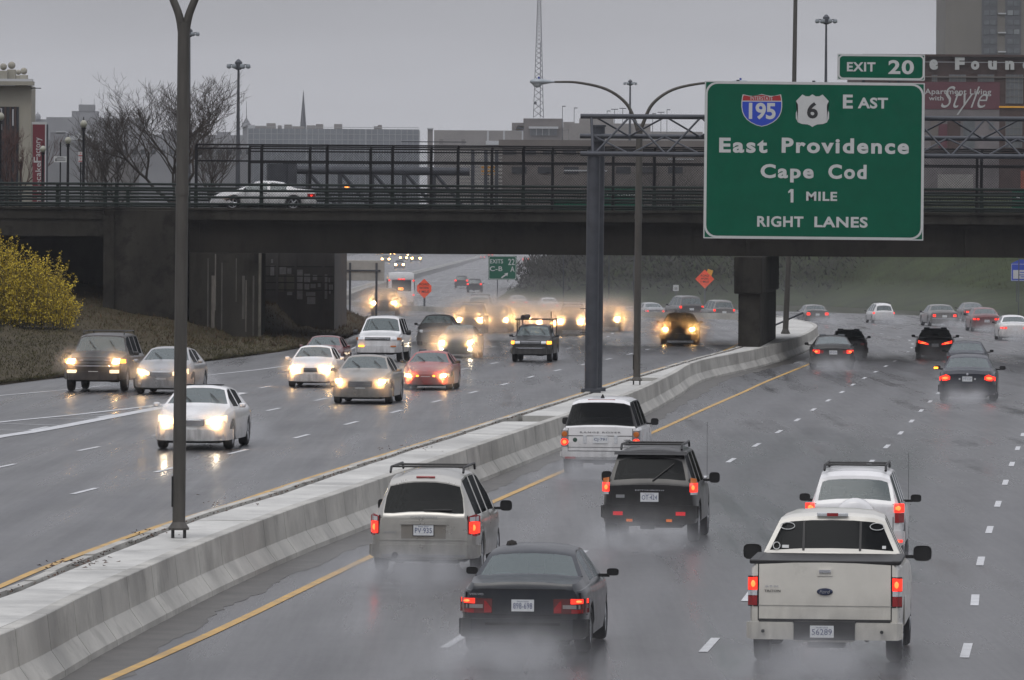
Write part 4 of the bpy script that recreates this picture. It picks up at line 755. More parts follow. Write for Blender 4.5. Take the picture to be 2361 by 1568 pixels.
for X, Yb in ((807, 722), (868, 745)): x = U(X, 660, d).x - t.location.x; MB().box((x, -.03, (zt - .15 + U(X, Yb, d).z - .9) / 2), (.13, .1, zt - .15 - U(X, Yb, d).z + .9)).obj('post', STEEL, t, ang=0)
MB().box((U(838, 623, d).x - t.location.x, -.04, U(838, 624, d).z - .9), (2.05, .06, .1)).obj('crossbar', STEEL, t, ang=0)
for X, Y, r, d, lb, cutc in ((978, 665, 27, 440, 'orange road work diamond standing in front of the bus', 1), (1625, 643.5, 22, 520, 'orange road work diamond in front of the dark wooded bank', 0)):
    p = U(X, Y, d); t = thing('road_work_sign', lb, 'road sign', (p.x, d, 0), 0, 'orange road work diamonds'); R_ = r * d / F; z = p.z
    o = [(0, z + R_ * .83), (R_ * .62, z + R_ * .22), (R_ * .62, z - R_ * .25), (0, z - R_ * .85), (-R_ * .62, z - R_ * .25), (-R_ * .62, z + R_ * .22)] if cutc else [(0, z + R_), (R_, z), (0, z - R_), (-R_, z)]
    MB().prism(o, -.01, .03).obj('panel', ORANGE, t, ang=0)
    for s, k in (('ROAD', .26), ('WORK', -.06), ('1 MILE', -.38)): text(s, -R_ * .42, R_ * .42, z + k * R_, z + (k + .2) * R_, SBLACK, t, y=-.02, bold=.01)
    MB().box((.02, .06, (z - R_ * .7) / 2), (.14, .08, z - R_ * .7)).obj('post', STEEL, t, ang=0)
    if not cutc: MB().box((R_ * .5, .05, z + R_ * .68), (.45, .02, .5), ry=.3).obj('flag', YEL, t, ang=0)
smallsign('speed_sign', 'small white sign left of the orange diamond on the dark bank', 1552, 1565, 657, 671, 500, SWHITE, (0,), 0, (('55', .25, .75, .2, .6, SBLACK),), pm=STEEL)
t, w, a, b = smallsign('hospital_sign', 'blue arched sign with white panel at the right edge', 2331, 2400, 608, 648, 430, SBLUE, (-.6, .6), 1.5, (('TOURISM', .12, .7, .70, .84, SWHITE), ('MUSEUM', .2, .75, .38, .55, SBLUE))[:0], pm=STEEL)
MB().prism([(-w / 2, b), (w / 2, b), (w * .32, b + .18), (w * .2, b + .28), (-w * .2, b + .28), (-w * .32, b + .18)], 0, .03).obj('arch', SBLUE, t, ang=0)
MB().box((0, -.008, a + (b - a) * .38), (w * .86, .012, (b - a) * .5)).obj('white_panel', SWHITE, t, ang=0)
for k, ww in ((.5, .5), (.35, .6), (.24, .45)): MB().box((.1, -.018, a + (b - a) * k), (w * ww, .008, .06)).obj('print_line', SBLUE, t, ang=0)
frame(rrect(-w / 2 + .02, w / 2 - .02, a + .02, b - .02, .05), .03, -.006, SWHITE, t)
p = U(800, 429, 345); t = thing('amber_beacon', 'small glowing amber beacon behind the bridge fence', 'beacon', (p.x, 345, 6.8)); MB().box((0, 0, p.z - 6.85), (.05, .05, .9)).obj('post', STEEL, t, ang=0); MB().lathe([(.001, .1), (.12, .07), (.14, 0), (.12, -.07), (.001, -.1)], 10, c=(0, 0, p.z - 6.8)).obj('lens', emitter('amber_glow', (1, .3, .06), 5, (.5, .15, .01)), t)

# ================================================================== TREES AND SHRUBS
BARK = mat('bark', (.035, .030, .026), .9, 0, .3, 4); TWIG = mat('twig', (.045, .037, .032), .9, 0, .3, 4)
def bare_tree(label, base, h, spread, seed, depth=7, r0=.13, name='bare_tree', lean=0, twig=TWIG, forks=3):
    R = random.Random(seed); t = thing(name, label, 'tree', base, 0, 'leafless trees'); tk, cr = MB(), MB()
    def grow(p, d, l, r, k):
        pts = [p]; q = p; n = 3
        for _ in range(n):
            d = (d + Vector((R.gauss(0, .13), R.gauss(0, .13), R.gauss(0, .09) + .05))).normalized(); q = q + d * l / n; pts.append(q)
        (tk if k <= 1 else cr).tube(pts, [r * (1 - .12 * i) for i in range(n + 1)], 6 if k <= 1 else 4 if k < 4 else 3, False)
        if k >= depth: return
        for i in range(forks if k < 3 else R.choice((2, 3))):
            a = R.uniform(0, 6.283); s = R.uniform(.35, .8) * spread
            nd = (d + Vector((math.cos(a) * s, math.sin(a) * s, R.uniform(-.12, .28)))).normalized()
            grow(pts[-1] if i == 0 else pts[R.choice((1, 2, 3))], nd, l * R.uniform(.66, .88), max(r * R.uniform(.55, .68), .009), k + 1)
    for i in range(forks + 1):
        a = 6.283 * i / (forks + 1) + R.uniform(-.4, .4); s = spread * R.uniform(.15, .85); grow(Vector((0, 0, h * .10)), Vector((math.cos(a) * s + lean, math.sin(a) * s, 1)).normalized(), h * .27, r0 * .6, 1)
    tk.tube([(0, 0, -.3), (0, 0, h * .12)], [r0, r0 * .8], 8, False)
    tk.obj('trunk', BARK, t, ang=60, fix=False); cr.obj('crown', twig, t, ang=0, fix=False)
bare_tree('large bare spreading tree behind the bridge railing, crossed by the near lamp pole', (xc(400, 352), 352, 6.6), 7.9, 1.25, 5, 8, .2)
bare_tree('smaller bare tree left of the large spreading one', (xc(270, 358), 358, 6.6), 5.6, 1.0, 11, 7, .12)
bare_tree('reddish bare tree in front of the cream corner building', (xc(30, 338), 338, 6.6), 5.2, .7, 23, 6, .1, twig=mat('red_twig', (.075, .035, .028), .9, 0, .3, 4))
bare_tree('bare tree at the right side of the near lamp pole', (xc(490, 362), 362, 6.6), 5.2, .9, 31, 6, .11)
bare_tree('slim pale-twigged tree beside the parking signs', (xc(228, 372), 372, 6.6), 4.2, .5, 41, 6, .08)
for i, (x, y, z, h, lb) in enumerate(((8, 590, 5, 8, 'bare tree on the dark bank right of the far road'), (14, 600, 6, 9, 'bare tree on the dark bank left of the orange diamond'), (20, 585, 6, 9, 'bare tree on the dark bank behind the orange diamond'), (27, 590, 7, 9, 'bare tree on the bank behind the central pier'), (33, 600, 8, 9, 'bare tree on top of the green hill'), (2, 640, 4, 9, 'bare tree at the left end of the dark bank'))):
    bare_tree(lb, (x, y, z - 1.5), h, .9, 50 + i, 6, .14)
mb = MB(); 
for _ in range(46000):
    k = rng.integers(4, 9); p = HB[k].lerp(HB[k + 1] if k < 8 else HB[8], rng.random()); s = rng.uniform(2, 26); q = p + Vector((.55, .85, 0)) * s * (1 if k < 7 else .0) + (Vector((s, 0, 0)) if k >= 7 else Vector((0, 0, 0)))
    z = min(s * .26, 7) + rng.uniform(0, 2.6) ** 1.0; a = rng.uniform(0, 6.3); l = rng.uniform(.2, .7)
    v = Vector((math.cos(a) * l, math.sin(a) * l, rng.uniform(.1, .6))); w_ = Vector((-v.y, v.x, 0)) * rng.uniform(.05, .5)
    mb.add([q + Vector((0, 0, z)), q + Vector((0, 0, z)) + v, q + Vector((0, 0, z)) + w_], [(0, 1, 2)])
mb.obj('brushwood', mat('bank_brush', (.030, .030, .024), .9, 0, .5, .5, spec=.1), None, ang=0, fix=False, kind='stuff', label='dark tangled brushwood covering the bank right of the far road')
# forsythia
p = U(70, 745, 274); t = thing('flowering_bush', 'yellow flowering bush on the embankment at the left edge', 'bush', p); st, bl2 = MB(), MB(); u = 274 / F
FOR = mat('yellow_blossom', (.48, .36, .02), .7, 0, .45, 2.5); STM = mat('bush_stem', (.075, .065, .03), .9, 0, .3, 5)
for i in range(420):
    bx = rng.uniform(-2.6, 1.9); by = rng.uniform(-.7, .9); top = U(70 + bx / u * .9, 0, 252)
    env = np.interp(bx, [-2.6, -1.2, -.4, .4, 1.2, 1.75, 1.95], [3.2, 3.3, 2.9, 2.8, 2.2, 1.3, .5]); hgt = env * rng.uniform(.35, 1.0) + (rng.uniform(.2, .8) if rng.random() < .2 else 0)
    l = Vector((rng.normal() * .25 + .12 * bx, rng.normal() * .25, 0)); b0 = Vector((bx * .82, by, -.1)); pts = [b0, b0 + l * .3 + Vector((0, 0, hgt * .5)), b0 + l + Vector((0, 0, hgt))]
    st.tube(pts, [.012, .009, .004], 3, False)
    for _ in range(int(64 * hgt / 2) + 10):
        s = rng.uniform(.08, 1); q = pts[0].lerp(pts[1], s * 2) if s < .5 else pts[1].lerp(pts[2], s * 2 - 1); q = q + Vector(rng.normal(size=3) * (.045 if s > .8 else .10)); a, e = rng.uniform(0, 6.3), rng.uniform(-1, 1); k = rng.uniform(.018, .042)
        n1 = Vector((math.cos(a), math.sin(a), e)).normalized() * k; n2 = n1.cross(Vector(rng.normal(size=3))).normalized() * k; bl2.add([q - n1, q - n2, q + n1, q + n2], [(0, 1, 2, 3)])
st.obj('stem', STM, t, ang=0, fix=False); bl2.obj('blossom', FOR, t, ang=0, fix=False); t.scale = (1.14, 1.14, 1.14)

# ================================================================== VEHICLES
# A car's own axes: x right, y forward, z up, origin on the road under its middle.
TYPES = {
 'sedan': dict(L=4.75, W=1.80, zu=.2, R=.33, ax=(-1.42, 1.38), top=[(-2.37, .86), (-2.30, .98), (-1.75, 1.03), (-1.62, 1.05), (-.95, 1.38), (-.45, 1.44), (.15, 1.45), (.45, 1.42), (1.18, 1.04), (1.32, .99), (2.0, .87), (2.27, .77), (2.37, .67)],
    belt=[(-2.37, .84), (-1.6, .93), (1.2, .92), (2.0, .81), (2.37, .65)], ws=(.45, 1.18), rw=(-1.62, -.95), side=[(-.95, -.12), (-.02, .82)], end=(.16, .30), tum=.52),
 'boxsedan': dict(L=4.66, W=1.76, zu=.2, R=.32, ax=(-1.35, 1.31), top=[(-2.33, .90), (-2.29, .985), (-1.60, 1.02), (-1.42, 1.04), (-.92, 1.35), (-.6, 1.405), (.15, 1.415), (.42, 1.38), (1.1, 1.0), (1.25, .95), (2.2, .80), (2.33, .70)],
    belt=[(-2.33, .88), (-1.4, .92), (1.2, .90), (2.33, .68)], ws=(.42, 1.1), rw=(-1.42, -.92), side=[(-.92, -.1), (0, .8)], end=(.13, .2), tum=.52),
 'oldsedan': dict(L=5.2, W=1.88, zu=.22, R=.33, ax=(-1.45, 1.45), top=[(-2.6, .88), (-2.55, .97), (-1.55, 1.0), (-1.45, 1.02), (-1.1, 1.36), (-.7, 1.41), (.2, 1.42), (.5, 1.38), (1.15, 1.0), (2.4, .92), (2.6, .80)],
    belt=[(-2.6, .86), (-1.4, .92), (2.6, .78)], ws=(.5, 1.15), rw=(-1.45, -1.1), side=[(-1.0, -.1), (0, .8)], end=(.05, .08), tum=.45),
 'coupe': dict(L=4.45, W=1.72, zu=.18, R=.31, ax=(-1.27, 1.25), top=[(-2.22, .80), (-2.15, .92), (-1.85, .95), (-1.7, .98), (-.75, 1.27), (-.3, 1.31), (.05, 1.31), (.3, 1.27), (1.05, .92), (1.9, .74), (2.15, .62), (2.22, .52)],
    belt=[(-2.22, .78), (-1.6, .88), (1.0, .86), (2.22, .50)], ws=(.3, 1.05), rw=(-1.7, -.75), side=[(-.8, -.3), (-.2, .7)], end=(.2, .32), tum=.62),
 'hatch': dict(L=4.3, W=1.72, zu=.2, R=.31, ax=(-1.3, 1.25), top=[(-2.15, .86), (-2.12, .98), (-2.0, 1.0), (-1.55, 1.34), (-1.2, 1.42), (.0, 1.46), (.4, 1.42), (1.05, 1.0), (1.8, .84), (2.15, .62)],
    belt=[(-2.15, .84), (-1.6, .93), (1.2, .92), (2.15, .60)], ws=(.4, 1.05), rw=(-2.0, -1.55), side=[(-1.4, -.75), (-.68, .02), (.1, .8)], end=(.14, .26), tum=.45),
 'suv': dict(L=4.7, W=1.80, zu=.36, R=.38, ax=(-1.4, 1.35), top=[(-2.33, 1.08), (-2.31, 1.14), (-2.10, 1.64), (-2.0, 1.73), (-1.2, 1.77), (.2, 1.77), (.5, 1.72), (1.05, 1.18), (1.2, 1.13), (2.2, 1.02), (2.33, .90)],
    belt=[(-2.33, 1.05), (1.1, 1.05), (2.33, .88)], ws=(.5, 1.05), rw=(-2.31, -2.10), side=[(-2.0, -1.2), (-1.1, -.25), (-.15, .75)], end=(.08, .14), tum=.30),
 'rover': dict(L=4.95, W=1.95, zu=.38, R=.38, ax=(-1.45, 1.45), top=[(-2.47, 1.16), (-2.45, 1.20), (-2.25, 1.76), (-2.15, 1.84), (-1.2, 1.87), (.2, 1.86), (.5, 1.80), (1.1, 1.28), (1.2, 1.23), (2.35, 1.12), (2.47, 1.0)],
    belt=[(-2.47, 1.14), (1.2, 1.14), (2.47, .98)], ws=(.5, 1.1), rw=(-2.45, -2.25), side=[(-2.15, -1.3), (-1.2, -.3), (-.2, .8)], end=(.07, .12), tum=.30),
 'minivan': dict(L=5.05, W=1.97, zu=.26, R=.34, ax=(-1.5, 1.5), top=[(-2.52, .98), (-2.5, 1.04), (-2.27, 1.58), (-2.12, 1.69), (-1.3, 1.75), (.0, 1.75), (.4, 1.70), (1.6, 1.08), (1.75, 1.02), (2.3, .90), (2.52, .74)],
    belt=[(-2.52, .96), (1.5, .96), (2.52, .72)], ws=(.4, 1.6), rw=(-2.5, -2.27), side=[(-2.1, -1.15), (-1.05, -.1), (0, 1.15)], end=(.20, .34), tum=.40, rr=.2),
 'pickup': dict(L=5.75, W=2.0, zu=.42, R=.40, ax=(-1.62, 1.78), top=[(-2.87, 1.34), (-2.8, 1.345), (-.86, 1.345), (-.84, 1.38), (-.55, 1.86), (-.42, 1.90), (.5, 1.93), (.8, 1.88), (1.45, 1.30), (1.6, 1.25), (2.7, 1.13), (2.87, .98)],
    belt=[(-2.87, 1.32), (-.86, 1.32), (1.4, 1.20), (2.87, .96)], ws=(.8, 1.45), rw=(-.84, -.55), side=[(-.35, .2), (.3, 1.1)], end=(.05, .14), tum=.42),
 'smallpickup': dict(L=4.9, W=1.72, zu=.34, R=.35, ax=(-1.45, 1.4), top=[(-2.45, 1.1), (-2.4, 1.12), (-.72, 1.12), (-.7, 1.16), (-.55, 1.56), (-.4, 1.62), (.25, 1.63), (.5, 1.58), (1.05, 1.12), (1.2, 1.08), (2.3, .96), (2.45, .84)],
    belt=[(-2.45, 1.09), (1.1, 1.04), (2.45, .82)], ws=(.5, 1.05), rw=(-.7, -.55), side=[(-.35, .75)], end=(.05, .12), tum=.34),
 'bus': dict(L=9.5, W=2.4, zu=.35, R=.48, ax=(-2.7, 3.2), top=[(-4.75, 2.9), (-4.7, 3.02), (4.6, 3.02), (4.75, 2.7)],
    belt=[(-4.75, 2.8), (4.75, 2.6)], ws=(9, 10), rw=(9, 10), side=[], end=(.06, .1), tum=.0),
}
class Body:
    def __init__(s, S):
        s.S = S; L, Wd = S['L'], S['W']; hw = Wd / 2; y0, y1 = -L / 2, L / 2; er, ef = S['end']
        tp = np.array(S['top']); bt = np.array(S['belt'])
        s.top = lambda y: float(np.interp(y, tp[:, 0], tp[:, 1])); s.belt = lambda y: min(float(np.interp(y, bt[:, 0], bt[:, 1])), s.top(y) - .012)
        wy = [y0, y0 + .05, y0 + .16, y0 + .4, y0 + .9, y1 - 1.1, y1 - .5, y1 - .2, y1 - .06, y1]
        ww = [hw - er, hw - er * .62, hw - er * .32, hw - .02, hw, hw, hw - ef * .22, hw - ef * .52, hw - ef * .8, hw - ef * 1.05]
        s.w = lambda y: float(np.interp(y, wy, ww))
        R = S['R'] * 1.17; arcs = [R * math.cos(math.pi * k / 8) for k in range(9)]
        def za(y):
            for a in S['ax']:
                if abs(y - a) < R: return max(S['zu'] + .02, S['R'] + math.sqrt(max(R * R - (y - a) ** 2, 0)) * .97)
            return S['zu'] + .02
        ys = set(round(v, 3) for v in list(tp[:, 0]) + list(bt[:, 0]) + wy + [a + c for a in S['ax'] for c in arcs] + [v for p in S['side'] for v in p] + [v for v in S['ws'] + S['rw'] if abs(v) < L / 2])
        ys = sorted(v for v in ys if y0 <= v <= y1); yy = [ys[0]]
        for v in ys[1:]:
            if v - yy[-1] > .012: yy.append(v)
        yy[-1] = y1; s.ys = yy
        H = tp[:, 1].max(); t_full = H - s.belt(0)
        bm = bmesh.new(); ring = []
        for y in yy:
            w = s.w(y); zt, zb = s.top(y), s.belt(y); a = za(y); t = max(zt - zb, .012); zu = S['zu']; g = min(t / .12, 1)
            bz = min(.42, zb - .2)
            e = max(bz, a + .02); f = max(min(.68, zb - .10), a + .045); f = min(f, zb - .05); e = min(e, f - .02); aa = min(a, e - .015)
            wg = w - .045 - .02 * g; cr = min(.035, t)
            xj = wg - .5 * t * S['tum']; xk = wg - .90 * t * S['tum'] - .01 * g; xl = xk - (.05 + S.get('rr', .10) * g); ztc = zt + .025 * (1 if t < .1 else .6)
            half = [(w - .24, zu), (w - .23, max(aa - .01, zu + .005)), (w - .025, aa), (w - .004, e), (w, f), (w - .018, zb - .045), (w - .045, zb), (wg, zb + .04 * t), (xj, zb + .5 * t), (xk, zb + .90 * t), (xl, zt - .010 * g), (xl * .5, zt + (ztc - zt) * .75)]
            s.nh = len(half)
            pts = [(0, zu)] + half + [(0, ztc)] + [(-x, z) for x, z in reversed(half)]
            ring.append([bm.verts.new((x, y, z)) for x, z in pts])
        n = len(ring[0]); fs = {}
        for i in range(len(ring) - 1):
            for k in range(n):
                k2 = (k + 1) % n; fs[(i, k)] = bm.faces.new((ring[i][k], ring[i][k2], ring[i + 1][k2], ring[i + 1][k]))
        for r, rev in ((ring[0], 0), (ring[-1], 1)):
            h = s.nh
            for k in range(0, h + 1):      # cap in strips from left to right so it stays clean
                a_, b_ = r[k], r[k + 1]; c_, d_ = r[(n - k - 1) % n], r[(n - k) % n]
                q = [a_, b_, c_, d_]; q = [v for j, v in enumerate(q) if v not in q[:j]]
                if len(q) >= 3:
                    try: bm.faces.new(q if not rev else q[::-1])
                    except ValueError: pass
        bmesh.ops.recalc_face_normals(bm, faces=bm.faces)
        mid = lambda i: (yy[i] + yy[i + 1]) / 2
        if S.get('pill'):
            for (i, k), f_ in fs.items():
                if s.top(mid(i)) - s.belt(mid(i)) > .08 and (k in (8, 9, n - 9, n - 10) or (S['rw'][0] <= mid(i) <= S['rw'][1] and 10 <= k < n - 10)): f_.material_index = 1
        # rows between ring vertices: 0 centre,1 .. h; glass rows 8-9 (side), 10-12 (top)
        groups = []
        h = s.nh; topk = [k for k in (10, 11, 12, 13)] + [n - 1 - k for k in (10, 11, 12, 13)]
        topk = sorted(set(k for k in range(10, n - 10)))
        sideR, sideL = [8, 9], [n - 9, n - 10]
        for nm, (a, b) in (('windshield', S['ws']), ('rear_window', S['rw'])):
            q = [fs[(i, k)] for i in range(len(yy) - 1) if a <= mid(i) <= b for k in topk]
            if q: groups.append((nm, q))
        for a, b in S['side']:
            for rows in (sideR, sideL):
                q = [fs[(i, k)] for i in range(len(yy) - 1) if a <= mid(i) <= b for k in rows]
                if q: groups.append(('window', q))
        s.glass = []
        for nm, q in groups:
            th = .05 if nm == 'windshield' else S.get('rwi', .06) if nm == 'rear_window' else .03
            bmesh.ops.inset_region(bm, faces=q, thickness=th, depth=-.006, use_even_offset=True, use_boundary=True)
            vm = {}; vs = []; ff = []
            for f_ in q:
                idx = []
                for v in f_.verts:
                    if v not in vm: vm[v] = len(vs); vs.append(v.co.copy())
                    idx.append(vm[v])
                ff.append(idx)
            bmesh.ops.delete(bm, geom=q, context='FACES'); s.glass.append((nm, vs, ff))
        me = bpy.data.meshes.new('body'); bm.to_mesh(me); bm.free(); smooth(me, 28); s.me = me
        s.gm = []
        for nm, vs, ff in s.glass:
            m = bpy.data.meshes.new(nm); m.from_pydata(vs, [], ff); smooth(m, 40); s.gm.append((nm, m))
        dy = np.arange(y0, y1 + .001, .01); s.dy = dy; s.dw = np.array([s.w(v) for v in dy]); s.dt = np.array([s.top(v) for v in dy])
    def surf(s, x, z, end):
        ok = (s.dw >= min(abs(x), s.S['W'] / 2 - .028)) & (s.dt + .022 * max(0, 1 - (x / (s.S['W'] / 2)) ** 2) >= min(z, s.S_h() - .02)); i = np.nonzero(ok)[0]
        if not len(i): return 0
        return s.dy[i[0]] if end < 0 else s.dy[i[-1]]
    def S_h(s): return s.dt.max()
    def patch(s, end, cols, m, name, parent, eps=.012, th=.05, mirror=False, nz=3, sub=3, **k):
        """a piece that follows the bodywork of the front (+1) or rear (-1): cols = (x, z bottom, z top)"""
        out = []
        for sg_ in ((1, -1) if mirror else (1,)):
            cc = []
            for a, b in zip(cols[:-1], cols[1:]):
                for q in range(sub): cc.append([a[j] + (b[j] - a[j]) * q / sub for j in range(3)])
            cc.append(list(cols[-1])); fr, bk = [], []
            for x, zb, zt in cc:
                f_, b_ = [], []
                for q in range(nz + 1):
                    z = zb + (zt - zb) * q / nz; y = s.surf(x, z, end); ex = min(eps, .022) if abs(x) > s.S['W'] / 2 - .05 else 0
                    X = sg_ * (x + (math.copysign(ex, x) if x else 0)); f_.append((X, y + end * eps, z)); b_.append((X * .985, y - end * th, z))
                fr.append(f_); bk.append(b_)
            n = nz + 1; c = len(cc); mb = MB().strip(fr); o = len(mb.v); mb.strip(bk)
            idx = lambda i, j, b=0: b * o + i * n + j
            for i in range(c - 1): mb.f += [(idx(i, 0), idx(i + 1, 0), idx(i + 1, 0, 1), idx(i, 0, 1)), (idx(i, nz), idx(i, nz, 1), idx(i + 1, nz, 1), idx(i + 1, nz))]
            for j in range(nz): mb.f += [(idx(0, j), idx(0, j, 1), idx(0, j + 1, 1), idx(0, j + 1)), (idx(c - 1, j), idx(c - 1, j + 1), idx(c - 1, j + 1, 1), idx(c - 1, j, 1))]
            out.append(mb.obj(name, m, parent, ang=40, **k))
        return out
BODIES = {}
def body_of(kind, **over):
    key = kind + str(sorted(over.items()))
    if key not in BODIES: BODIES[key] = Body({**TYPES[kind], **over})
    return BODIES[key]
WHEELS = {}
def wheel_meshes(R, w=.21):
    if R not in WHEELS:
        t = MB().lathe([(R * .66, -w / 2), (R * .9, -w / 2), (R * .98, -w / 2 + .03), (R, -w * .2), (R, w * .2), (R * .98, w / 2 - .03), (R * .9, w / 2), (R * .66, w / 2), (R * .66, -w / 2)], 26, 'X').mesh('tyre', RUB, 50)
        r = MB().lathe([(R * .67, .0), (R * .67, w * .46), (R * .6, w * .44), (R * .57, w * .15), (R * .57, 0)], 22, 'X').lathe([(.001, w * .42), (R * .17, w * .40), (R * .2, w * .2)], 12, 'X')
        for k in range(5):
            a = 2 * math.pi * k / 5; r.box((w * .33, math.cos(a) * R * .38, math.sin(a) * R * .38), (w * .16, R * .16, R * .5), rx=-(math.pi / 2 - a)) if False else r.tube([(w * .33, math.cos(a) * R * .1, math.sin(a) * R * .1), (w * .3, math.cos(a) * R * .61, math.sin(a) * R * .61)], [R * .12, R * .085], 6)
        WHEELS[R] = (t, r.mesh('rim', RIM, 40), MB().lathe([(.001, -w * .1), (R * .58, -w * .1)], 16, 'X').mesh('brake_disc', DRK, 0))
    return WHEELS[R]
def headingR(y): return (line1(y + 2) - line1(y - 2)) / 4
def car(name, label, cat, kind, X, Y, wpx, z=0.0, rear=True, col=None, slope=None, gl='dark', lod=2, over={}, group=None, hs=1.0, **q):
    """rear=True: seen from behind, driving away; X, Y = where the photograph shows the middle of its nearest tyres; wpx = width of its face there"""
    Bd = body_of(kind, **over); S = Bd.S; hw = S['W'] / 2; L = S['L']
    p = G(X, Y, z); d = p.y; s = wpx * d / F / S['W']; near = S['ax'][0] if rear else -S['ax'][1]; near_end = -L / 2
    sl = slope if slope is not None else headingR(d) if z == 0 else .085
    rz = -math.atan(sl) + (0 if rear else math.pi); u = Vector((sl, 1, 0)).normalized(); c = p + u * (-near - S['R'] * .3) * s
    t = thing(name, label, cat, c, rz, group); t.scale = (s, s, s * hs)
    bo = link('body', Bd.me.copy(), t); bo.data.materials.append(col); bo.data.materials.append(BLK)
    for nm, m in Bd.gm:
        m = m.copy(); m.materials.append(GC if (gl == 'clear' or (gl == 'front' and nm == 'windshield')) else GD); link(nm, m, t)
    tm, rm, dm = wheel_meshes(S['R'])
    for ay in S['ax']:
        for sx_ in (1, -1):
            w_ = bpy.data.objects.new('wheel', None); C.objects.link(w_); w_.parent = t; w_.location = (sx_ * (hw - .125), ay, S['R']); w_.rotation_euler = (rng.uniform(0, 6), 0, 0 if sx_ > 0 else math.pi)
            link('tyre', tm, w_); link('rim', rm, w_); link('brake_disc', dm, w_)
    MB().box((0, 0, S['zu'] + .0), (S['W'] - .55, L - .7, .10)).box((0, S['ax'][0], S['R']), (S['W'] - .35, .12, .12)).box((-.1, S['ax'][0] - .02, S['R'] - .03), (.26, .3, .24)).box((.35, -L / 2 + .35, S['zu'] + .0), (.5, .35, .14)).obj('underbody', DRK, t, ang=0)
    # mirrors, on the doors by the foot of the windscreen
    ym = S['ws'][1] - .38; zm = Bd.belt(ym) + .09; ms = q.get('mirror', .11)
    if kind != 'bus':
        for sx_ in (1, -1):
            mb = MB().lathe([(.001, -.07), (.55, -.065), (.92, -.02), (1, .02), (.97, .045), (.93, .045), (.92, .03), (.001, .03)], 20, 'Y')
            def sq(a, b): r = math.hypot(a, b) or 1; k = (abs(a / r) ** 4 + abs(b / r) ** 4) ** -.25; return a * k, b * k
            mb.v = [(sx_ * (hw + .03 + ms * .78) + sq(v[0], v[2])[0] * ms * .74, ym - v[1] * 1.1, zm + sq(v[0], v[2])[1] * ms * .74 * q.get('mh', .68)) for v in mb.v]
            mb.box((sx_ * (hw - .01), ym + .02, zm - .05), (.16, .05, .045)); mb.obj('wing_mirror', col if q.get('mcol') else BLK, t, ang=50)
    if q.get('rack'):
        H = Bd.S_h()
        a, b = q['rack']
        for sx_ in (1, -1): MB().tube([(sx_ * (hw - .33), a, H - .02), (sx_ * (hw - .33), a + .12, H + .07), (sx_ * (hw - .33), b - .12, H + .08), (sx_ * (hw - .33), b, H - .02)], .022, 6).obj('roof_rail', BLK, t)
        for v in (a + .2, (b + a) / 2 + .3): MB().tube([(-hw + .33, v, H + .075), (hw - .33, v, H + .075)], .02, 6).obj('rack_bar', BLK, t)
    if q.get('aerial'): x_, y_, h_ = q['aerial']; MB().tube([(x_, y_, Bd.belt(y_)), (x_, y_ - .05, Bd.belt(y_) + h_)], .0035, 4).obj('aerial', BLK, t)
    if gl in ('clear', 'front') and lod > 0:
        f = S['ws'][0] - .55
        for sx_ in (.37, -.37):
            o = MB().box((sx_, f + .1, .62), (.5, .52, .18)).box((sx_, f - .22, .92), (.5, .14, .62), rx=-.15).box((sx_, f - .27, 1.27), (.27, .10, .17)).obj('front_seat', CLOTH, t, bevel=.035, ang=0)
        if S['L'] > 4.3 and kind not in ('smallpickup',):
            r_ = f - .74; MB().box((0, r_, .58), (1.25, .5, .18)).box((0, r_ - .22, .80), (1.25, .12, .40), rx=-.2).box((.38, r_ - .24, 1.02), (.24, .08, .09)).box((-.38, r_ - .24, 1.02), (.24, .08, .09)).obj('rear_seat', CLOTH, t, bevel=.035, ang=0)
        MB().box((0, S['ws'][1] - .28, Bd.belt(0) - .06), (S['W'] - .3, .4, .14)).obj('dashboard', DRK, t, ang=0)
    return t, Bd, S
def plate(t, Bd, end, x, z, s, w=.32, h=.155, eps=.02, ink=NAVY, base=WHT, x0=0, small=False, frm=None):
    o = Bd.patch(end, [(x - w / 2, z - h / 2, z + h / 2), (x + w / 2, z - h / 2, z + h / 2)], base, 'licence_plate', t, eps=eps, th=.01, nz=1, sub=1)[0]
    if frm: Bd.patch(end, [(x - w / 2 - .014, z - h / 2 - .014, z + h / 2 + .014), (x + w / 2 + .014, z - h / 2 - .014, z + h / 2 + .014)], frm, 'plate_frame', t, eps=eps - .005, th=.02, nz=1, sub=1)
    if s:
        yy = Bd.surf(x, z, end) + end * (eps + .004)
        text(s, x * (1 if end < 0 else -1) - w * .42, x * (1 if end < 0 else -1) + w * .42, z - h * .27, z + h * .22, ink, o, y=yy, bold=.0, back=(1 if end < 0 else -1))
        if w > .3 and not small: text('Rhode Island', x - w * .25, x + w * .25, z + h * .29, z + h * .42, ink, o, y=yy, bold=.0, back=(1 if end < 0 else -1))
    return o
def word(t, Bd, end, s, x0, x1, z0, z1, m=CHR, eps=.016, **k):
    return text(s, x0, x1, z0, z1, m, t, y=Bd.surf((x0 + x1) / 2, (z0 + z1) / 2, end) + end * eps, back=(1 if end < 0 else -1), name='badge_lettering', **k)
def bumper(t, Bd, end, z0, z1, m, eps=.035, name='bumper'):
    hw = Bd.S['W'] / 2; return Bd.patch(end, [(-hw + .0, z0 + .03, z1 - .02), (-hw + .06, z0, z1), (-hw * .5, z0, z1), (0, z0, z1), (hw * .5, z0, z1), (hw - .06, z0, z1), (hw - .0, z0 + .03, z1 - .02)], m, name, t, eps=eps, th=.10, nz=3, sub=3)
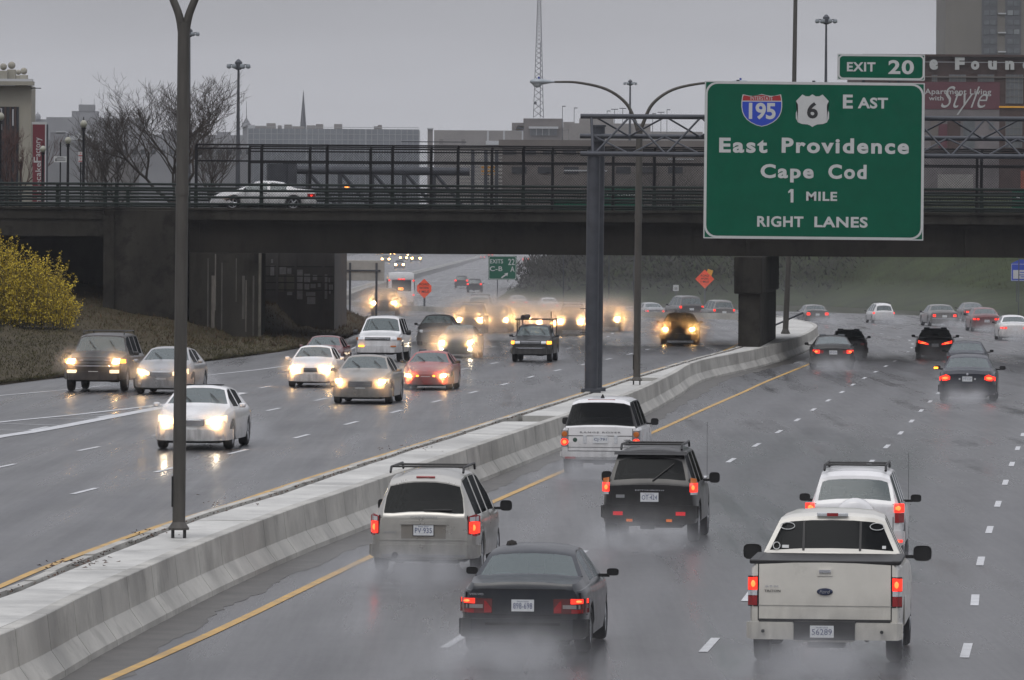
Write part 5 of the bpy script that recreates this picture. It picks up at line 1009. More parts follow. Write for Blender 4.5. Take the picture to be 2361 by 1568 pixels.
def wipers(t, Bd, ang=(.5, .55), x=(-.5, .15), ln=.5, end=1):
    S = Bd.S; a, b = S['ws']
    for x_, an in zip(x, ang):
        pts = []
        for k in range(4):
            r = ln * k / 3; y = b - .06 - (r * math.cos(an) * .75); pts.append((x_ + math.sin(an) * r, y, Bd.top(y) + .035))
        MB().tube(pts, .014, 4).obj('wiper', BLK, t)
def rear_wiper(t, Bd, x0, x1, z0, z1, eps=.03):
    MB().tube([(x0, Bd.surf(x0, z0, -1) - eps, z0), ((x0 + x1) / 2, Bd.surf(0, (z0 + z1) / 2, -1) - eps, (z0 + z1) / 2), (x1, Bd.surf(x1, z1, -1) - eps, z1)], .013, 5).obj('wiper', BLK, t)
def tail(t, Bd, cols, m=TAIL, name='tail_lamp', **k):
    out = Bd.patch(-1, cols, m, name, t, mirror=True, **k)
    if m is TAIL and t.location.y < 330:
        xa = (cols[0][0] + cols[-1][0]) / 2; zc_ = sum(c[1] + c[2] for c in cols) / len(cols) / 2; rx = abs(cols[-1][0] - cols[0][0]) * .27; rz_ = sum(c[2] - c[1] for c in cols) / len(cols) * .27
        for o_, s_ in zip(out, (1, -1)):
            mb = MB().lathe([(.001, -.012), (.7, -.010), (1, 0)], 16, 'Y'); y_ = Bd.surf(xa, zc_, -1) - k.get('eps', .012); mb.v = [(s_ * xa + v[0] * rx, y_ + v[1], zc_ + v[2] * rz_) for v in mb.v]; mb.obj('lamp_core', TAILHOT, o_, ang=60)
    return out
def seam(t, Bd, end, x, z0, z1, w=.012): Bd.patch(end, [(x - w / 2, z0, z1), (x + w / 2, z0, z1)], BLK, 'panel_gap', t, eps=.003, th=.01, nz=2, sub=1)
def hseam(t, Bd, end, x0, x1, z, w=.012, m=None, eps=.004, name='panel_gap'): Bd.patch(end, [(x0, z - w / 2, z + w / 2), (x1, z - w / 2, z + w / 2)], m or BLK, name, t, eps=eps, th=.01, nz=1, sub=5)
def beam(t, Bd, x, z, power, col=(1, .52, .19), ang=150):
    for sx_ in (1, -1):
        l = bpy.data.lights.new('headlight_beam', 'SPOT'); l.energy = min(power, 190) * (.9 if t.location.y < 205 else 1.7 if t.location.y < 250 else 4.6 if t.location.y < 320 else 11.5); l.color = col; l.spot_size = math.radians(ang); l.spot_blend = .8; l.shadow_soft_size = .09
        o = bpy.data.objects.new('headlight_beam', l); C.objects.link(o); o.parent = t; o.location = (sx_ * x, Bd.S['L'] / 2 + .12, z); o.rotation_euler = (math.radians(87), 0, math.pi)

PW = paint('white', (.74, .74, .75)); PCR = paint('cream', (.64, .62, .565)); PGOLD = paint('champagne', (.44, .43, .40), .5); PBK = paint('black', (.006, .006, .007), 0, .38, .25); PNV = paint('navy', (.006, .010, .018), .1, .35, .3)
PSV = paint('silver', (.34, .345, .36), .4); PTAN = paint('tan_silver', (.27, .25, .225), .35); PRED = paint('red', (.30, .018, .012)); PDR = paint('dark_red', (.13, .012, .014)); PGR = paint('dark_grey', (.085, .08, .08), .3)
PGN = paint('dark_green', (.028, .04, .03), .2); PBR = paint('black_brown', (.014, .010, .009), .1, .35, .3); PBL = paint('dark_blue', (.010, .014, .028), .2, .35, .3); PMG = paint('mid_grey', (.16, .155, .15), .3)

# ---- 1 cream pickup, nearest
t, Bd, S = car('pickup_truck', 'cream white pickup truck with black rear window, nearest vehicle on the right', 'pickup truck', 'pickup', 1911, 1522, 347, col=PCR, slope=.093, mirror=.17, mh=.85)
hw = 1.0
t_ = MB().box((0, -1.86, 1.375), (1.78, 1.9, .03)); t_.obj('bed_cover', BLK, t, ang=0)
MB().box((-.93, -1.85, 1.37), (.12, 1.95, .05)).box((.93, -1.85, 1.37), (.12, 1.95, .05)).box((0, -2.83, 1.365), (1.96, .08, .05)).obj('bed_rail_cap', BLK, t, bevel=.01, ang=0)
for x in (-.87, .87): seam(t, Bd, -1, x, .60, 1.34)
hseam(t, Bd, -1, -.87, .87, .80, .01, PGOLD, .006, 'tailgate_crease'); hseam(t, Bd, -1, -.86, .86, .60, .05)
for h_, (z0, z1, m) in enumerate(((1.0, 1.17, TAIL), (.93, 1.0, LENS), (.80, .93, TAILDIM))): tail(t, Bd, [(.885, z0, z1), (.99, z0, z1 - .01)], m, 'tail_lamp', eps=.018, sub=2)
tail(t, Bd, [(.87, .785, 1.185), (1.0, .785, 1.18)], BLK, 'lamp_housing', eps=.008)
Bd.patch(-1, [(-1.0, .38, .58), (-.95, .36, .585), (-.42, .36, .585), (-.36, .33, .5), (.36, .33, .5), (.42, .36, .585), (.95, .36, .585), (1.0, .38, .58)], PCR, 'bumper', t, eps=.09, th=.12)
Bd.patch(-1, [(-.40, .36, .60), (.40, .36, .60)], BLK, 'bumper_step', t, eps=.125, th=.1)
plate(t, Bd, -1, -.03, .47, '56289', .31, .155, eps=.14)
for x in (-.8, .75): MB().lathe([(.001, 0), (.022, 0), (.024, -.02)], 10, 'Y', c=(x, -S['L'] / 2 - .118, .47)).obj('sensor', BLK, t)
Bd.patch(-1, [(-.1, 1.19, 1.29), (.1, 1.19, 1.29)], PCR, 'handle_surround', t, eps=.012, th=.02); Bd.patch(-1, [(-.075, 1.235, 1.27), (.075, 1.235, 1.27)], CHR, 'tailgate_handle', t, eps=.035, th=.02)
mb = MB().lathe([(.001, -.02), (.85, -.018), (1, -.006), (1, 0)], 24, 'Y'); mb.v = [(v[0] * .105, -S['L'] / 2 - .006 + v[1], .985 + v[2] * .048) for v in mb.v]; mb.obj('badge', mat('badge_blue', (.01, .02, .06), .3, .2, 0, coat=.6), t)
o = word(t, Bd, -1, 'Ford', -.07, .07, .962, 1.008, eps=.032, shear=.3, bold=0)
word(t, Bd, -1, 'STX', -.78, -.60, 1.04, 1.062); word(t, Bd, -1, 'TRITON', -.79, -.58, .975, 1.005, BLK)
for x in (-.38, .38): seam(t, Bd, -1, x * 0 + x, 1.42, 1.80, .03)
MB().box((0, -.58, 1.895), (.42, .05, .05)).obj('roof_lamp', LENS, t, bevel=.01, ang=0); MB().box((0, -.585, 1.895), (.15, .055, .042)).obj('brake_lamp', TAILDIM, t, ang=0)
for x, z, r in ((-.60, 1.74, .09), (.60, 1.74, .09)):
    o = [(x + r * 1.05 * math.cos(a), Bd.surf(x, z, -1) - .012 + (z + r * .5 * math.sin(a) - z) * .62, z + r * .5 * math.sin(a)) for a in np.linspace(0, 6.283, 25)[:-1]]; MB().tube(o + [o[0]], .006, 4, False).obj('window_sticker', SWHITE, t)
o = [(-.74 + .045 * math.cos(a), Bd.surf(-.7, 1.48, -1) - .01 + .045 * math.sin(a) * .6, 1.48 + .045 * math.sin(a)) for a in np.linspace(0, 6.283, 21)]; MB().tube(o, .007, 4, False).obj('window_sticker', SWHITE, t)
for x, w_ in ((-.62, .09), (.70, .05)): MB().box((x, Bd.surf(.6, 1.48, -1) - .01, 1.47), (w_, .006, .045), rx=-.55).obj('window_sticker', SWHITE, t, ang=0)
MB().box((0, -2.2, .33), (.5, .5, .22)).box((0, -1.6, .36), (.34, .36, .32)).box((-.5, -2.4, .42), (.3, .2, .14)).tube([(.55, -2.8, .36), (.55, -1.9, .38)], .04, 8).obj('chassis', DRK, t, ang=0, bevel=.03)
# ---- 2 navy box sedan
t, Bd, S = car('sedan', 'dark navy boxy sedan with see-through rear window, nearest car in the middle lane', 'car', 'boxsedan', 1221, 1499, 293, col=PNV, slope=.093, gl='clear', mirror=.115, mh=.62); BOX2 = t

for x in (-.79, .79): seam(t, Bd, -1, x, .55, .86, .01)
tail(t, Bd, [(.42, .57, .77), (.80, .57, .78), (.88, .58, .77)], mat('lamp_smoke', (.10, .02, .02), .25, 0, .1, 9, coat=.6), 'lamp_housing', eps=.010, sub=4)
tail(t, Bd, [(.66, .705, .775), (.86, .71, .77)], TAIL, 'tail_lamp', eps=.018, sub=4); tail(t, Bd, [(.55, .64, .69), (.86, .64, .69)], mat('lens_smoke', (.26, .24, .24), .3, 0, .1, 9), 'reverse_lamp', eps=.016, sub=4)
tail(t, Bd, [(.67, .575, .63), (.86, .58, .63)], TAILDIM, 'tail_lamp', eps=.018, sub=4); tail(t, Bd, [(.43, .58, .64), (.50, .58, .73), (.53, .58, .75)], TAILDIM, 'tail_lamp', eps=.016, sub=3)
hseam(t, Bd, -1, -.86, .86, .55, .012); hseam(t, Bd, -1, -.60, .60, .90, .010)
bumper(t, Bd, -1, .24, .50, PNV, .055); hseam(t, Bd, -1, -.84, .84, .43, .035, BLK, .06, 'bumper_strip')
plate(t, Bd, -1, 0, .68, '898-698', .31, .16, eps=.018); word(t, Bd, -1, 'VOLVO', -.74, -.54, .815, .845)
MB().box((.82, -2.05, .74), (.01, .12, .16)).obj('side_sticker', SWHITE, t, ang=0) if False else None
# driver
def person(label, loc, rz, m, hair, s=1.0):
    t = thing('person', label, 'person', loc, rz); P = [(0, 0, 0), (0, .02, .22), (0, .03, .40), (0, .02, .50), (0, .0, .57), (0, -.02, .66), (0, -.02, .78), (0, -.01, .86)]; rr = [(.17, .12), (.18, .12), (.21, .12), (.14, .09), (.055, .06), (.075, .095), (.08, .10), (.03, .04)]
    me = bpy.data.meshes.new('body'); bm = bmesh.new(); rings = []
    for (x, y, z), (a, b) in zip(P, rr): rings.append([bm.verts.new((x + a * math.cos(k * math.pi / 7), y + b * math.sin(k * math.pi / 7), z)) for k in range(14)])
    for r0, r1 in zip(rings[:-1], rings[1:]):
        for k in range(14): bm.faces.new((r0[k], r0[(k + 1) % 14], r1[(k + 1) % 14], r1[k]))
    bm.faces.new(rings[0][::-1]); bm.faces.new(rings[-1])
    for sx_ in (1, -1):   # arms reaching to the wheel
        q = [(.20 * sx_, .02, .38), (.24 * sx_, .12, .20), (.16 * sx_, .38, .22), (.14 * sx_, .44, .24)]; base = MB().tube(q, [.055, .048, .038, .03], 8)
        vs = [bm.verts.new(v) for v in base.v]
        for f in base.f: bm.faces.new([vs[i] for i in f])
    bm.to_mesh(me); bm.free(); me.materials.append(m); smooth(me, 60); link('body', me, t)
    hd = MB().lathe([(.001, -.12), (.05, -.11), (.078, -.03), (.082, .04), (.06, .1), (.001, .125)], 14, c=(0, 0, .74)); hd.obj('head', SKIN, t, ang=60)
    MB().lathe([(.088, -.05), (.093, .04), (.07, .11), (.001, .135)], 14, c=(0, -.012, .745)).obj('hair', hair, t, ang=60); t.scale = (s,) * 3; return t
wm = BOX2.matrix_basis.copy()
person('driver in dark clothes, seen through the rear window of the navy sedan', BOX2.location + Vector((-.37 * BOX2.scale.x, -.15, .68)), BOX2.rotation_euler.z, mat('dark_jacket', (.02, .02, .025), .9, 0, .2, 8), mat('dark_hair', (.015, .012, .01), .8, 0, .2, 8), .9)
# ---- 3 champagne minivan
t, Bd, S = car('minivan', 'champagne silver minivan with roof rack beside the concrete barrier', 'minivan', 'minivan', 991, 1318, 252, col=PGOLD, slope=.092, rack=(-2.0, .1), mirror=.15, mh=.85, hs=1.045, over={'rwi': .02}); hw = S['W'] / 2
tail(t, Bd, [(.80, .70, 1.0), (.92, .66, 1.04), (.975, .68, 1.0)], TAILDIM, 'lamp_housing', eps=.010); tail(t, Bd, [(.82, .72, .91), (.90, .70, .92), (.96, .72, .90)], TAIL, 'tail_lamp', eps=.02); tail(t, Bd, [(.83, .92, .99), (.95, .92, 1.0)], LENS, 'reverse_lamp', eps=.018)
for x in (-.795, .795): seam(t, Bd, -1, x, .48, 1.02)
hseam(t, Bd, -1, -.78, .78, .47, .03); hseam(t, Bd, -1, -.8, .8, .60, .018, PGOLD, .02, 'tailgate_ridge')
Bd.patch(-1, [(-.40, .62, .90), (.40, .62, .90)], paint('champagne_dark', (.25, .23, .2), .35), 'plate_recess', t, eps=.004, th=.01); Bd.patch(-1, [(-.42, .86, .925), (.42, .86, .925)], PGOLD, 'plate_garnish', t, eps=.035, th=.03)
plate(t, Bd, -1, 0, .765, 'PV·935', .36, .18, eps=.02, frm=BLK); word(t, Bd, -1, 'CARAVAN', -.24, .24, .965, 1.0, PSV)
word(t, Bd, -1, 'AWD', -.72, -.48, .70, .745, PSV)
bumper(t, Bd, -1, .30, .52, PGOLD, .05); hseam(t, Bd, -1, -.75, .75, .33, .045, PSV, .065, 'bumper_strip'); MB().lathe([(.001, 0), (.05, 0), (.06, -.02)], 12, 'Y', c=(-.5, -S['L'] / 2 - .1, .33)).obj('tow_eye_cover', BLK, t)
MB().box((0, -2.19, 1.655), (.34, .03, .045), rx=.6).obj('brake_lamp', TAILDIM, t, bevel=.01, ang=0); rear_wiper(t, Bd, 0, .5, 1.10, 1.115)
# ---- 4 black suv
t, Bd, S = car('sport_utility_vehicle', 'black sport utility vehicle with roof rack and wiper, just behind the white one', 'suv', 'suv', 1506, 1247, 219, col=PBK, slope=.093, rack=(-1.9, .3), mirror=.14, mh=1.0, aerial=(.88, .9, 1.15), over={'W': 1.80}); hw = .9
Bd.patch(-1, [(-.68, 1.66, 1.72), (.68, 1.66, 1.72)], PBK, 'roof_spoiler', t, eps=.12, th=.1)
tail(t, Bd, [(.76, .97, 1.14), (.88, .97, 1.14)], TAIL, 'tail_lamp', eps=.02, sub=2); tail(t, Bd, [(.77, 1.14, 1.24), (.86, 1.14, 1.22)], AMBDIM, 'turn_lamp', eps=.02, sub=2); tail(t, Bd, [(.77, .92, .965), (.88, .92, .965)], LENS, 'reverse_lamp', eps=.02, sub=2)
tail(t, Bd, [(.50, .53, .60), (.68, .53, .60)], mat('reflector_red', (.5, .02, .03), .3, 0, 0, emit=(1, .03, .03), es=.25), 'reflector', eps=.065, sub=1); tail(t, Bd, [(.32, .41, .46), (.43, .41, .46)], mat('reflector_orange', (.7, .16, .02), .3, 0, 0, emit=(1, .2, .02), es=.2), 'reflector', eps=.06, sub=1)
bumper(t, Bd, -1, .46, .72, PBK, .05); plate(t, Bd, -1, 0, .87, 'OT·424', .34, .17, eps=.02); word(t, Bd, -1, 'MITSUBISHI', -.27, .27, .99, 1.012)
word(t, Bd, -1, '4WD', -.62, -.48, .86, .905); MB().box((-.55, -S['L'] / 2 - .016, .885), (.16, .006, .06)).obj('window_sticker', mat('sticker_grey', (.25, .26, .27), .5, 0, .1), t, ang=0)
rear_wiper(t, Bd, .05, .45, 1.18, 1.5); MB().box((0, -2.2, .40), (.36, .3, .12)).obj('tow_bar', DRK, t, bevel=.03, ang=0); seam(t, Bd, -1, -.73, .75, 1.2); seam(t, Bd, -1, .73, .75, 1.2)
for y_ in (-1.5, -1.1, -.7, -.3, .1): MB().box((0, y_, 1.80), (1.1, .03, .02)).obj('rack_bar', PSV, t, ang=0)
# ---- 5 white boxy suv
t, Bd, S = car('sport_utility_vehicle', 'white boxy luxury sport utility vehicle with dark windows, ahead of the black one', 'suv', 'rover', 1392, 1092, 183, col=PW, slope=.092, mirror=.13, mh=.9, over={'rwi': .02, 'pill': 1}); hw = S['W'] / 2
tail(t, Bd, [(.80, .70, 1.09), (.955, .70, 1.09)], mat('lamp_grey', (.22, .2, .2), .3), 'lamp_housing', eps=.012, sub=3)
for z, r, m in ((1.0, .075, AMBDIM), (.81, .095, TAIL)):
    for sx_ in (1, -1): MB().lathe([(.001, -.03), (r * .8, -.026), (r, 0)], 16, 'Y', c=(sx_ * .875, -S['L'] / 2 - .0, z)).obj('tail_lamp', m, t, ang=50)
    if m is TAIL: 
        for sx_ in (1, -1): MB().lathe([(.001, -.036), (r * .5, -.034)], 14, 'Y', c=(sx_ * .875, -S['L'] / 2 - .002, z)).obj('lamp_core', TAILHOT, t, ang=50)
for x in (-.79, .79): seam(t, Bd, -1, x, .60, 1.14)
hseam(t, Bd, -1, -.78, .78, .96, .015); hseam(t, Bd, -1, -.8, .8, .68, .012); hseam(t, Bd, -1, -.8, .8, .59, .02)
word(t, Bd, -1, 'RANGE ROVER', -.50, .50, 1.03, 1.065, mat('badge_dark', (.12, .12, .13), .4, .3, 0), space=1.3); plate(t, Bd, -1, 0, .87, 'CJ·791', .36, .18, eps=.02, small=True)
for sx_ in (-.38, .38): Bd.patch(-1, [(sx_ - .04, .78, .97), (sx_ + .04, .78, .97)], LENS, 'reverse_lamp', t, eps=.015, th=.02)
bumper(t, Bd, -1, .44, .58, PW, .05); MB().box((0, -2.16, 1.83), (.66, .03, .03)).obj('brake_lamp', TAILDIM, t, ang=0); MB().prism([(-.05, 0), (.05, 0), (.01, .09), (-.01, .09)], -.03, .03).obj('roof_fin', BLK, t, loc=(0, -1.8, 1.87), ang=0)
MB().lathe([(.001, -.01), (.05, -.008), (.055, 0)], 14, 'Y', c=(-.62, -S['L'] / 2, .86)).obj('badge', mat('badge_green', (.03, .07, .05), .3), t); word(t, Bd, -1, 'HSE', .58, .68, .845, .875, BLK)
Bd.patch(-1, [(-.86, .40, .45), (-.6, .40, .45)], TAILDIM, 'fog_lamp', t, eps=.06, th=.03); MB().box((0, -2.2, .38), (1.2, .25, .18)).obj('chassis', DRK, t, ang=0)
# ---- 6 white suv with spare wheel cover
t, Bd, S = car('sport_utility_vehicle', 'white compact sport utility vehicle with spare wheel cover, in front of the pickup', 'suv', 'suv', 1974, 1303, 226, col=PW, slope=.093, rack=(-1.9, .1), gl='clear', mirror=.13, mh=.72, aerial=(.85, 1.1, .9), over={'W': 1.735, 'L': 4.25, 'top': [(-2.12, 1.08), (-2.1, 1.14), (-1.9, 1.60), (-1.8, 1.68), (-1.0, 1.72), (.2, 1.72), (.5, 1.67), (1.05, 1.15), (1.2, 1.08), (2.0, .95), (2.12, .82)], 'belt': [(-2.12, 1.05), (1.1, 1.03), (2.12, .8)], 'rw': (-2.1, -1.9), 'side': [(-1.8, -1.1), (-1.0, -.2), (-.1, .75)], 'ax': (-1.25, 1.2)}); hw = .867
tail(t, Bd, [(.70, .98, 1.14), (.85, .98, 1.13)], TAIL, 'tail_lamp', eps=.02, sub=2); tail(t, Bd, [(.71, .80, .97), (.85, .80, .97)], TAILDIM, 'tail_lamp', eps=.018, sub=2); tail(t, Bd, [(.72, 1.03, 1.09), (.79, 1.03, 1.09)], TAILHOT, 'lamp_core', eps=.026, sub=1)
o = MB().lathe([(.001, -.30), (.16, -.298), (.27, -.28), (.335, -.24), (.355, -.18), (.355, -.02)], 30, 'Y', c=(.02, -S['L'] / 2, .88)).obj('spare_wheel_cover', PW, t, ang=50); MB().tube([(-.29, -S['L'] / 2 - .27, .9), (0.02, -S['L'] / 2 - .305, .885), (.33, -S['L'] / 2 - .27, .9)], .008, 5).obj('cover_crease', PSV, t)
MB().box((-.5, -S['L'] / 2 - .012, 1.0), (.2, .02, .08)).obj('door_handle', PW, t, bevel=.01, ang=0); MB().box((-.5, -S['L'] / 2 - .026, .995), (.15, .01, .02)).obj('handle_slot', BLK, t, ang=0)
for x in (-.68, .68): seam(t, Bd, -1, x, .6, 1.13)
bumper(t, Bd, -1, .40, .66, PW, .05); tail(t, Bd, [(.70, .46, .50), (.83, .46, .50)], TAIL, 'fog_lamp', eps=.1, sub=1)

# ---- rear-view cars further up the right side
def rearcar(name, label, kind, X, Y, w, col, lamps, z=0, slope=None, cat='car', gl='clear', lod=1, pl='', extra=None, plz=None, **q):
    t, Bd, S = car(name, label, cat, kind, X, Y, w, z=z, col=col, slope=slope, gl=gl, lod=lod, **q); hw = S['W'] / 2
    for cols, m in lamps: tail(t, Bd, [(x * hw, a, b) for x, a, b in cols], m, 'tail_lamp', eps=.02, sub=2)
    bz = S['zu'] + .08; bumper(t, Bd, -1, bz, bz + .26, q.get('bcol') or col, .07)
    if pl is not None: plate(t, Bd, -1, 0, plz or Bd.belt(-S['L'] / 2) - .2, pl, .31, .155, eps=.02)
    if extra: extra(t, Bd, S)
    return t
HON = [([(.58, .72, .86), (.72, .68, .90), (.96, .70, .80)], TAIL)]
t = rearcar('sedan', 'dark sedan with its left mirror signal lit orange, in the far right lanes', 'sedan', 2232, 925, 132, PBL, [([(.60, .70, .80), (.74, .66, .86), (.95, .66, .78)], TAIL), ([(.66, .71, .79), (.86, .69, .78)], TAILHOT)], slope=.10, pl='TT·117', plz=.72, mirror=.13,
        extra=lambda t, Bd, S: [MB().lathe([(.001, -.01), (.035, -.008), (.04, 0)], 12, 'Y', c=(0, -S['L'] / 2 - .0, .86)).obj('badge', CHR, t), MB().box((-1.08, .70, 1.0), (.13, .03, .06)).obj('signal_lamp', AMB, t, ang=0), [MB().box((x, -S['L'] / 2 - .02, .72), (.05, .02, .05)).obj('plate_lamp', SWHITE, t, ang=0) for x in (-.24, .24)]])
rearcar('sedan', 'dark blue sedan with one lit tail light, just ahead of the one signalling', 'sedan', 2229, 866, 98, PBL, [([(.60, .70, .84), (.9, .70, .82)], TAILDIM)], slope=.09, pl='', extra=lambda t, Bd, S: Bd.patch(-1, [(.62, .70, .83), (.76, .70, .83)], TAIL, 'tail_lamp', t, eps=.03))
rearcar('coupe', 'black coupe with a wide row of slanted red lights in the middle right lane', 'coupe', 2156, 826, 90, PBK, [([(.34, .60, .66), (.6, .64, .74), (.86, .68, .80)], TAIL)], slope=.07, pl='')
rearcar('coupe', 'dark hatchback coupe with wide red lamps, nearest to the barrier end', 'coupe', 1919, 850, 100, PBK, [([(.62, .62, .76), (.93, .62, .76)], TAIL), ([(.45, .62, .74), (.62, .62, .74)], TAILDIM)], slope=.02, pl='PD·218', plz=.66)
rearcar('coupe', 'dark coupe half hidden behind the hatchback near the barrier', 'coupe', 1957, 826, 86, PBK, [([(.6, .62, .72), (.93, .62, .72)], TAILDIM)], slope=.03, pl='')
rearcar('sedan', 'old grey sedan in mist beside the end of the median barrier', 'oldsedan', 1880, 745, 56, PMG, [([(.62, .62, .82), (.9, .62, .82)], TAIL)], slope=-.12, pl='', over={'L': 4.7})
rearcar('minivan', 'white minivan with roof rack on the misty bend', 'minivan', 2034, 745, 52, PW, [([(.84, .82, .96), (.96, .82, .96)], TAIL)], slope=-.10, pl='', cat='minivan', rack=(-1.9, .2))
rearcar('sedan', 'large old brown-grey sedan on the misty bend', 'oldsedan', 2171, 752, 66, PMG, [([(.62, .62, .78), (.82, .62, .78)], TAIL)], slope=-.09, pl='', extra=lambda t, Bd, S: hseam(t, Bd, -1, -.85, .85, .5, .05, CHR, .08, 'bumper_strip'))
rearcar('sedan', 'dark sedan hidden behind the dark red one on the bend', 'sedan', 2243, 741, 54, PGR, [([(.5, .68, .80), (.9, .68, .80)], TAIL)], slope=-.07, pl='')
rearcar('sedan', 'dark red sedan with double red lamps on the misty bend', 'sedan', 2271, 764, 68, PDR, [([(.52, .70, .80), (.68, .70, .80)], TAIL), ([(.74, .70, .80), (.94, .70, .80)], TAIL)], slope=-.04, pl='ZB·40')
rearcar('sedan', 'white sedan cut by the right edge of the picture', 'sedan', 2337, 785, 72, PW, [([(.52, .68, .78), (.68, .68, .78)], TAIL), ([(.74, .68, .78), (.94, .68, .78)], TAIL)], slope=.0, pl='')
rearcar('sedan', 'silver sedan beyond the far barrier, right of the second lamp post', 'sedan', 1505, 738, 50, PSV, [([(.66, .64, .80), (.92, .64, .80)], TAIL)], slope=-.2, pl='')
rearcar('sport_utility_vehicle', 'dark sport utility vehicle beyond the far barrier, below the orange diamond', 'suv', 1586, 741, 60, PGR, [([(.78, .92, 1.08), (.94, .92, 1.08)], TAIL)], slope=-.22, pl='', cat='suv')
rearcar('sport_utility_vehicle', 'grey sport utility vehicle beyond the far barrier, beside the pier', 'suv', 1662, 745, 54, PMG, [([(.78, .92, 1.08), (.94, .92, 1.08)], TAIL)], slope=-.22, pl='', cat='suv')
rearcar('sedan', 'faint white sedan in the mist beyond the far barrier', 'sedan', 1266, 722, 44, PW, [([(.6, .64, .80), (.92, .64, .80)], TAIL)], slope=-.1, pl=None)
rearcar('sedan', 'faint silver sedan with red lamps in the mist behind the white headlit car', 'sedan', 1195, 715, 42, PSV, [([(.6, .7, .84), (.92, .7, .84)], TAIL)], slope=-.1, pl=None)
rearcar('sport_utility_vehicle', 'dark vehicle far up the road, left of a pair below the exit sign', 'suv', 1064, 664, 32, PBK, [([(.7, .95, 1.2), (.95, .95, 1.2)], TAIL)], slope=.02, pl=None, cat='suv', hs=.9)
rearcar('sport_utility_vehicle', 'dark vehicle far up the road, right of a pair below the exit sign', 'suv', 1094, 674, 36, PBK, [([(.72, .95, 1.15), (.95, .95, 1.15)], TAIL)], slope=.02, pl=None, cat='suv', hs=.9)
rearcar('truck', 'pale truck at the top of the road beside the exit sign', 'minivan', 1212, 610, 15, PSV, [([(.7, .9, 1.3), (.95, .9, 1.3)], TAIL)], slope=.02, pl=None, cat='truck', hs=1.5)
for X, Y, lb in ((1113, 598, 'tiny faint car with red lamps left of the exit sign'), (1131, 593, 'tiny faint car with red lamps above the exit sign'), (1456, 602, 'tiny faint car with red lamps left of the dark bank top')):
    rearcar('car', lb, 'sedan', X, Y, 12, PMG, [([(.5, .6, .95), (.95, .6, .95)], TAIL)], slope=.02, pl=None)
# bus
t, Bd, S = car('bus', 'white city bus with orange rear display, behind the orange diamond sign', 'bus', 'bus', 924, 705, 61, col=PW, slope=-.03); hw = 1.2
Bd.patch(-1, [(-.85, 1.35, 2.35), (.9, 1.35, 2.35)], DWIN, 'rear_window', t, eps=.02); Bd.patch(-1, [(-1.15, 2.45, 3.0), (1.15, 2.45, 3.0)], PW, 'roof_unit', t, eps=.08)
word(t, Bd, -1, 'MO', -.25, .2, 1.42, 1.68, AMB, eps=.04, bold=.04)
for x, z in ((-1.08, 2.32), (1.12, 2.3), (-.22, 2.42), (.02, 2.42), (.26, 2.42), (-1.1, 1.05), (1.12, 1.0)): MB().lathe([(.001, -.05), (.07, -.04), (.08, 0)], 10, 'Y', c=(x, -4.8, z)).obj('marker_lamp', TAIL, t)
for k in range(5): MB().box((-1.22, -3.6 + k * 1.7, 1.9), (.04, 1.4, .95)).obj('window', DWIN, t, ang=0); 
for k in range(5): MB().box((1.22, -3.6 + k * 1.7, 1.9), (.04, 1.4, .95)).obj('window', DWIN, t, ang=0)

# ---- oncoming cars
HEADR = mat('lamp_reflector', (.5, .5, .48), .2, .5, .1, 9)
def frontcar(name, label, kind, X, Y, w, col, head, lit=1, hm=None, pl='', cat='car', slope=.085, grille=None, gl='front', lod=1, power=90, hz=None, wp=True, extra=None, **q):
    t, Bd, S = car(name, label, cat, kind, X, Y, w, z=ZL, rear=False, col=col, slope=slope, gl=gl, lod=lod, **q); hw = S['W'] / 2; zf = S['top'][-1][1]
    for cols in head:
        for hl in Bd.patch(1, [(x * hw, a, b) for x, a, b in cols], HEADS if lit else LENS, 'headlight', t, mirror=True, eps=.018, sub=2):
            if not lit: continue
            xa = sum(c_[0] for c_ in cols) / len(cols) * hw; za_ = sum(c_[1] + c_[2] for c_ in cols) / len(cols) / 2; s_ = 1 if hl.data.vertices[0].co.x > 0 else -1
            MB().lathe([(.001, .05), (.04, .045), (.060, .0), (.058, -.02)], 12, 'Y', c=(s_ * xa, Bd.surf(xa, za_, 1) + .01, za_)).obj('bulb', hm or HEAD, hl, ang=60)
    bz = S['zu'] + .02; bumper(t, Bd, 1, bz, bz + .26, q.get('bcol') or col, .07)
    if grille:
        gw, g0, g1, n = grille; Bd.patch(1, [(-gw, g0, g1), (-gw * .6, g0, g1), (gw * .6, g0, g1), (gw, g0, g1)], BLK, 'grille', t, eps=.014)
        for k in range(n): z = g0 + (g1 - g0) * (k + .5) / n; hseam(t, Bd, 1, -gw * .95, gw * .95, z, .014, CHR, .03, 'grille_bar')
    Bd.patch(1, [(-hw * .55, bz + .04, bz + .12), (hw * .55, bz + .04, bz + .12)], BLK, 'air_intake', t, eps=.045)
    if pl is not None: plate(t, Bd, 1, 0, bz + .2, pl, .31, .155, eps=.06)
    if wp: wipers(t, Bd)
    if lit and power: beam(t, Bd, hw * .72, hz or (head[0][0][1] + head[0][0][2]) / 2, power)
    if extra: extra(t, Bd, S)
    return t, Bd, S
def fog(t, Bd, x0, x1, z0, z1, m=None): Bd.patch(1, [(x0, z0, z1), (x1, z0, z1)], m or HEAD, 'fog_lamp', t, mirror=True, eps=.085)
t, Bd, S = frontcar('sport_utility_vehicle', 'black full-size sport utility vehicle with headlights and fog lamps lit, leftmost', 'rover', 227, 902, 141, PBR, [[(.62, .93, 1.08), (.86, .93, 1.09)]], hm=HEAD, over={'L': 5.2, 'W': 2.0, 'ax': (-1.5, 1.55)}, grille=(.50, .90, 1.08, 2), cat='suv', rack=(-2.0, .3), slope=.083, mirror=.13, power=140, pl='')
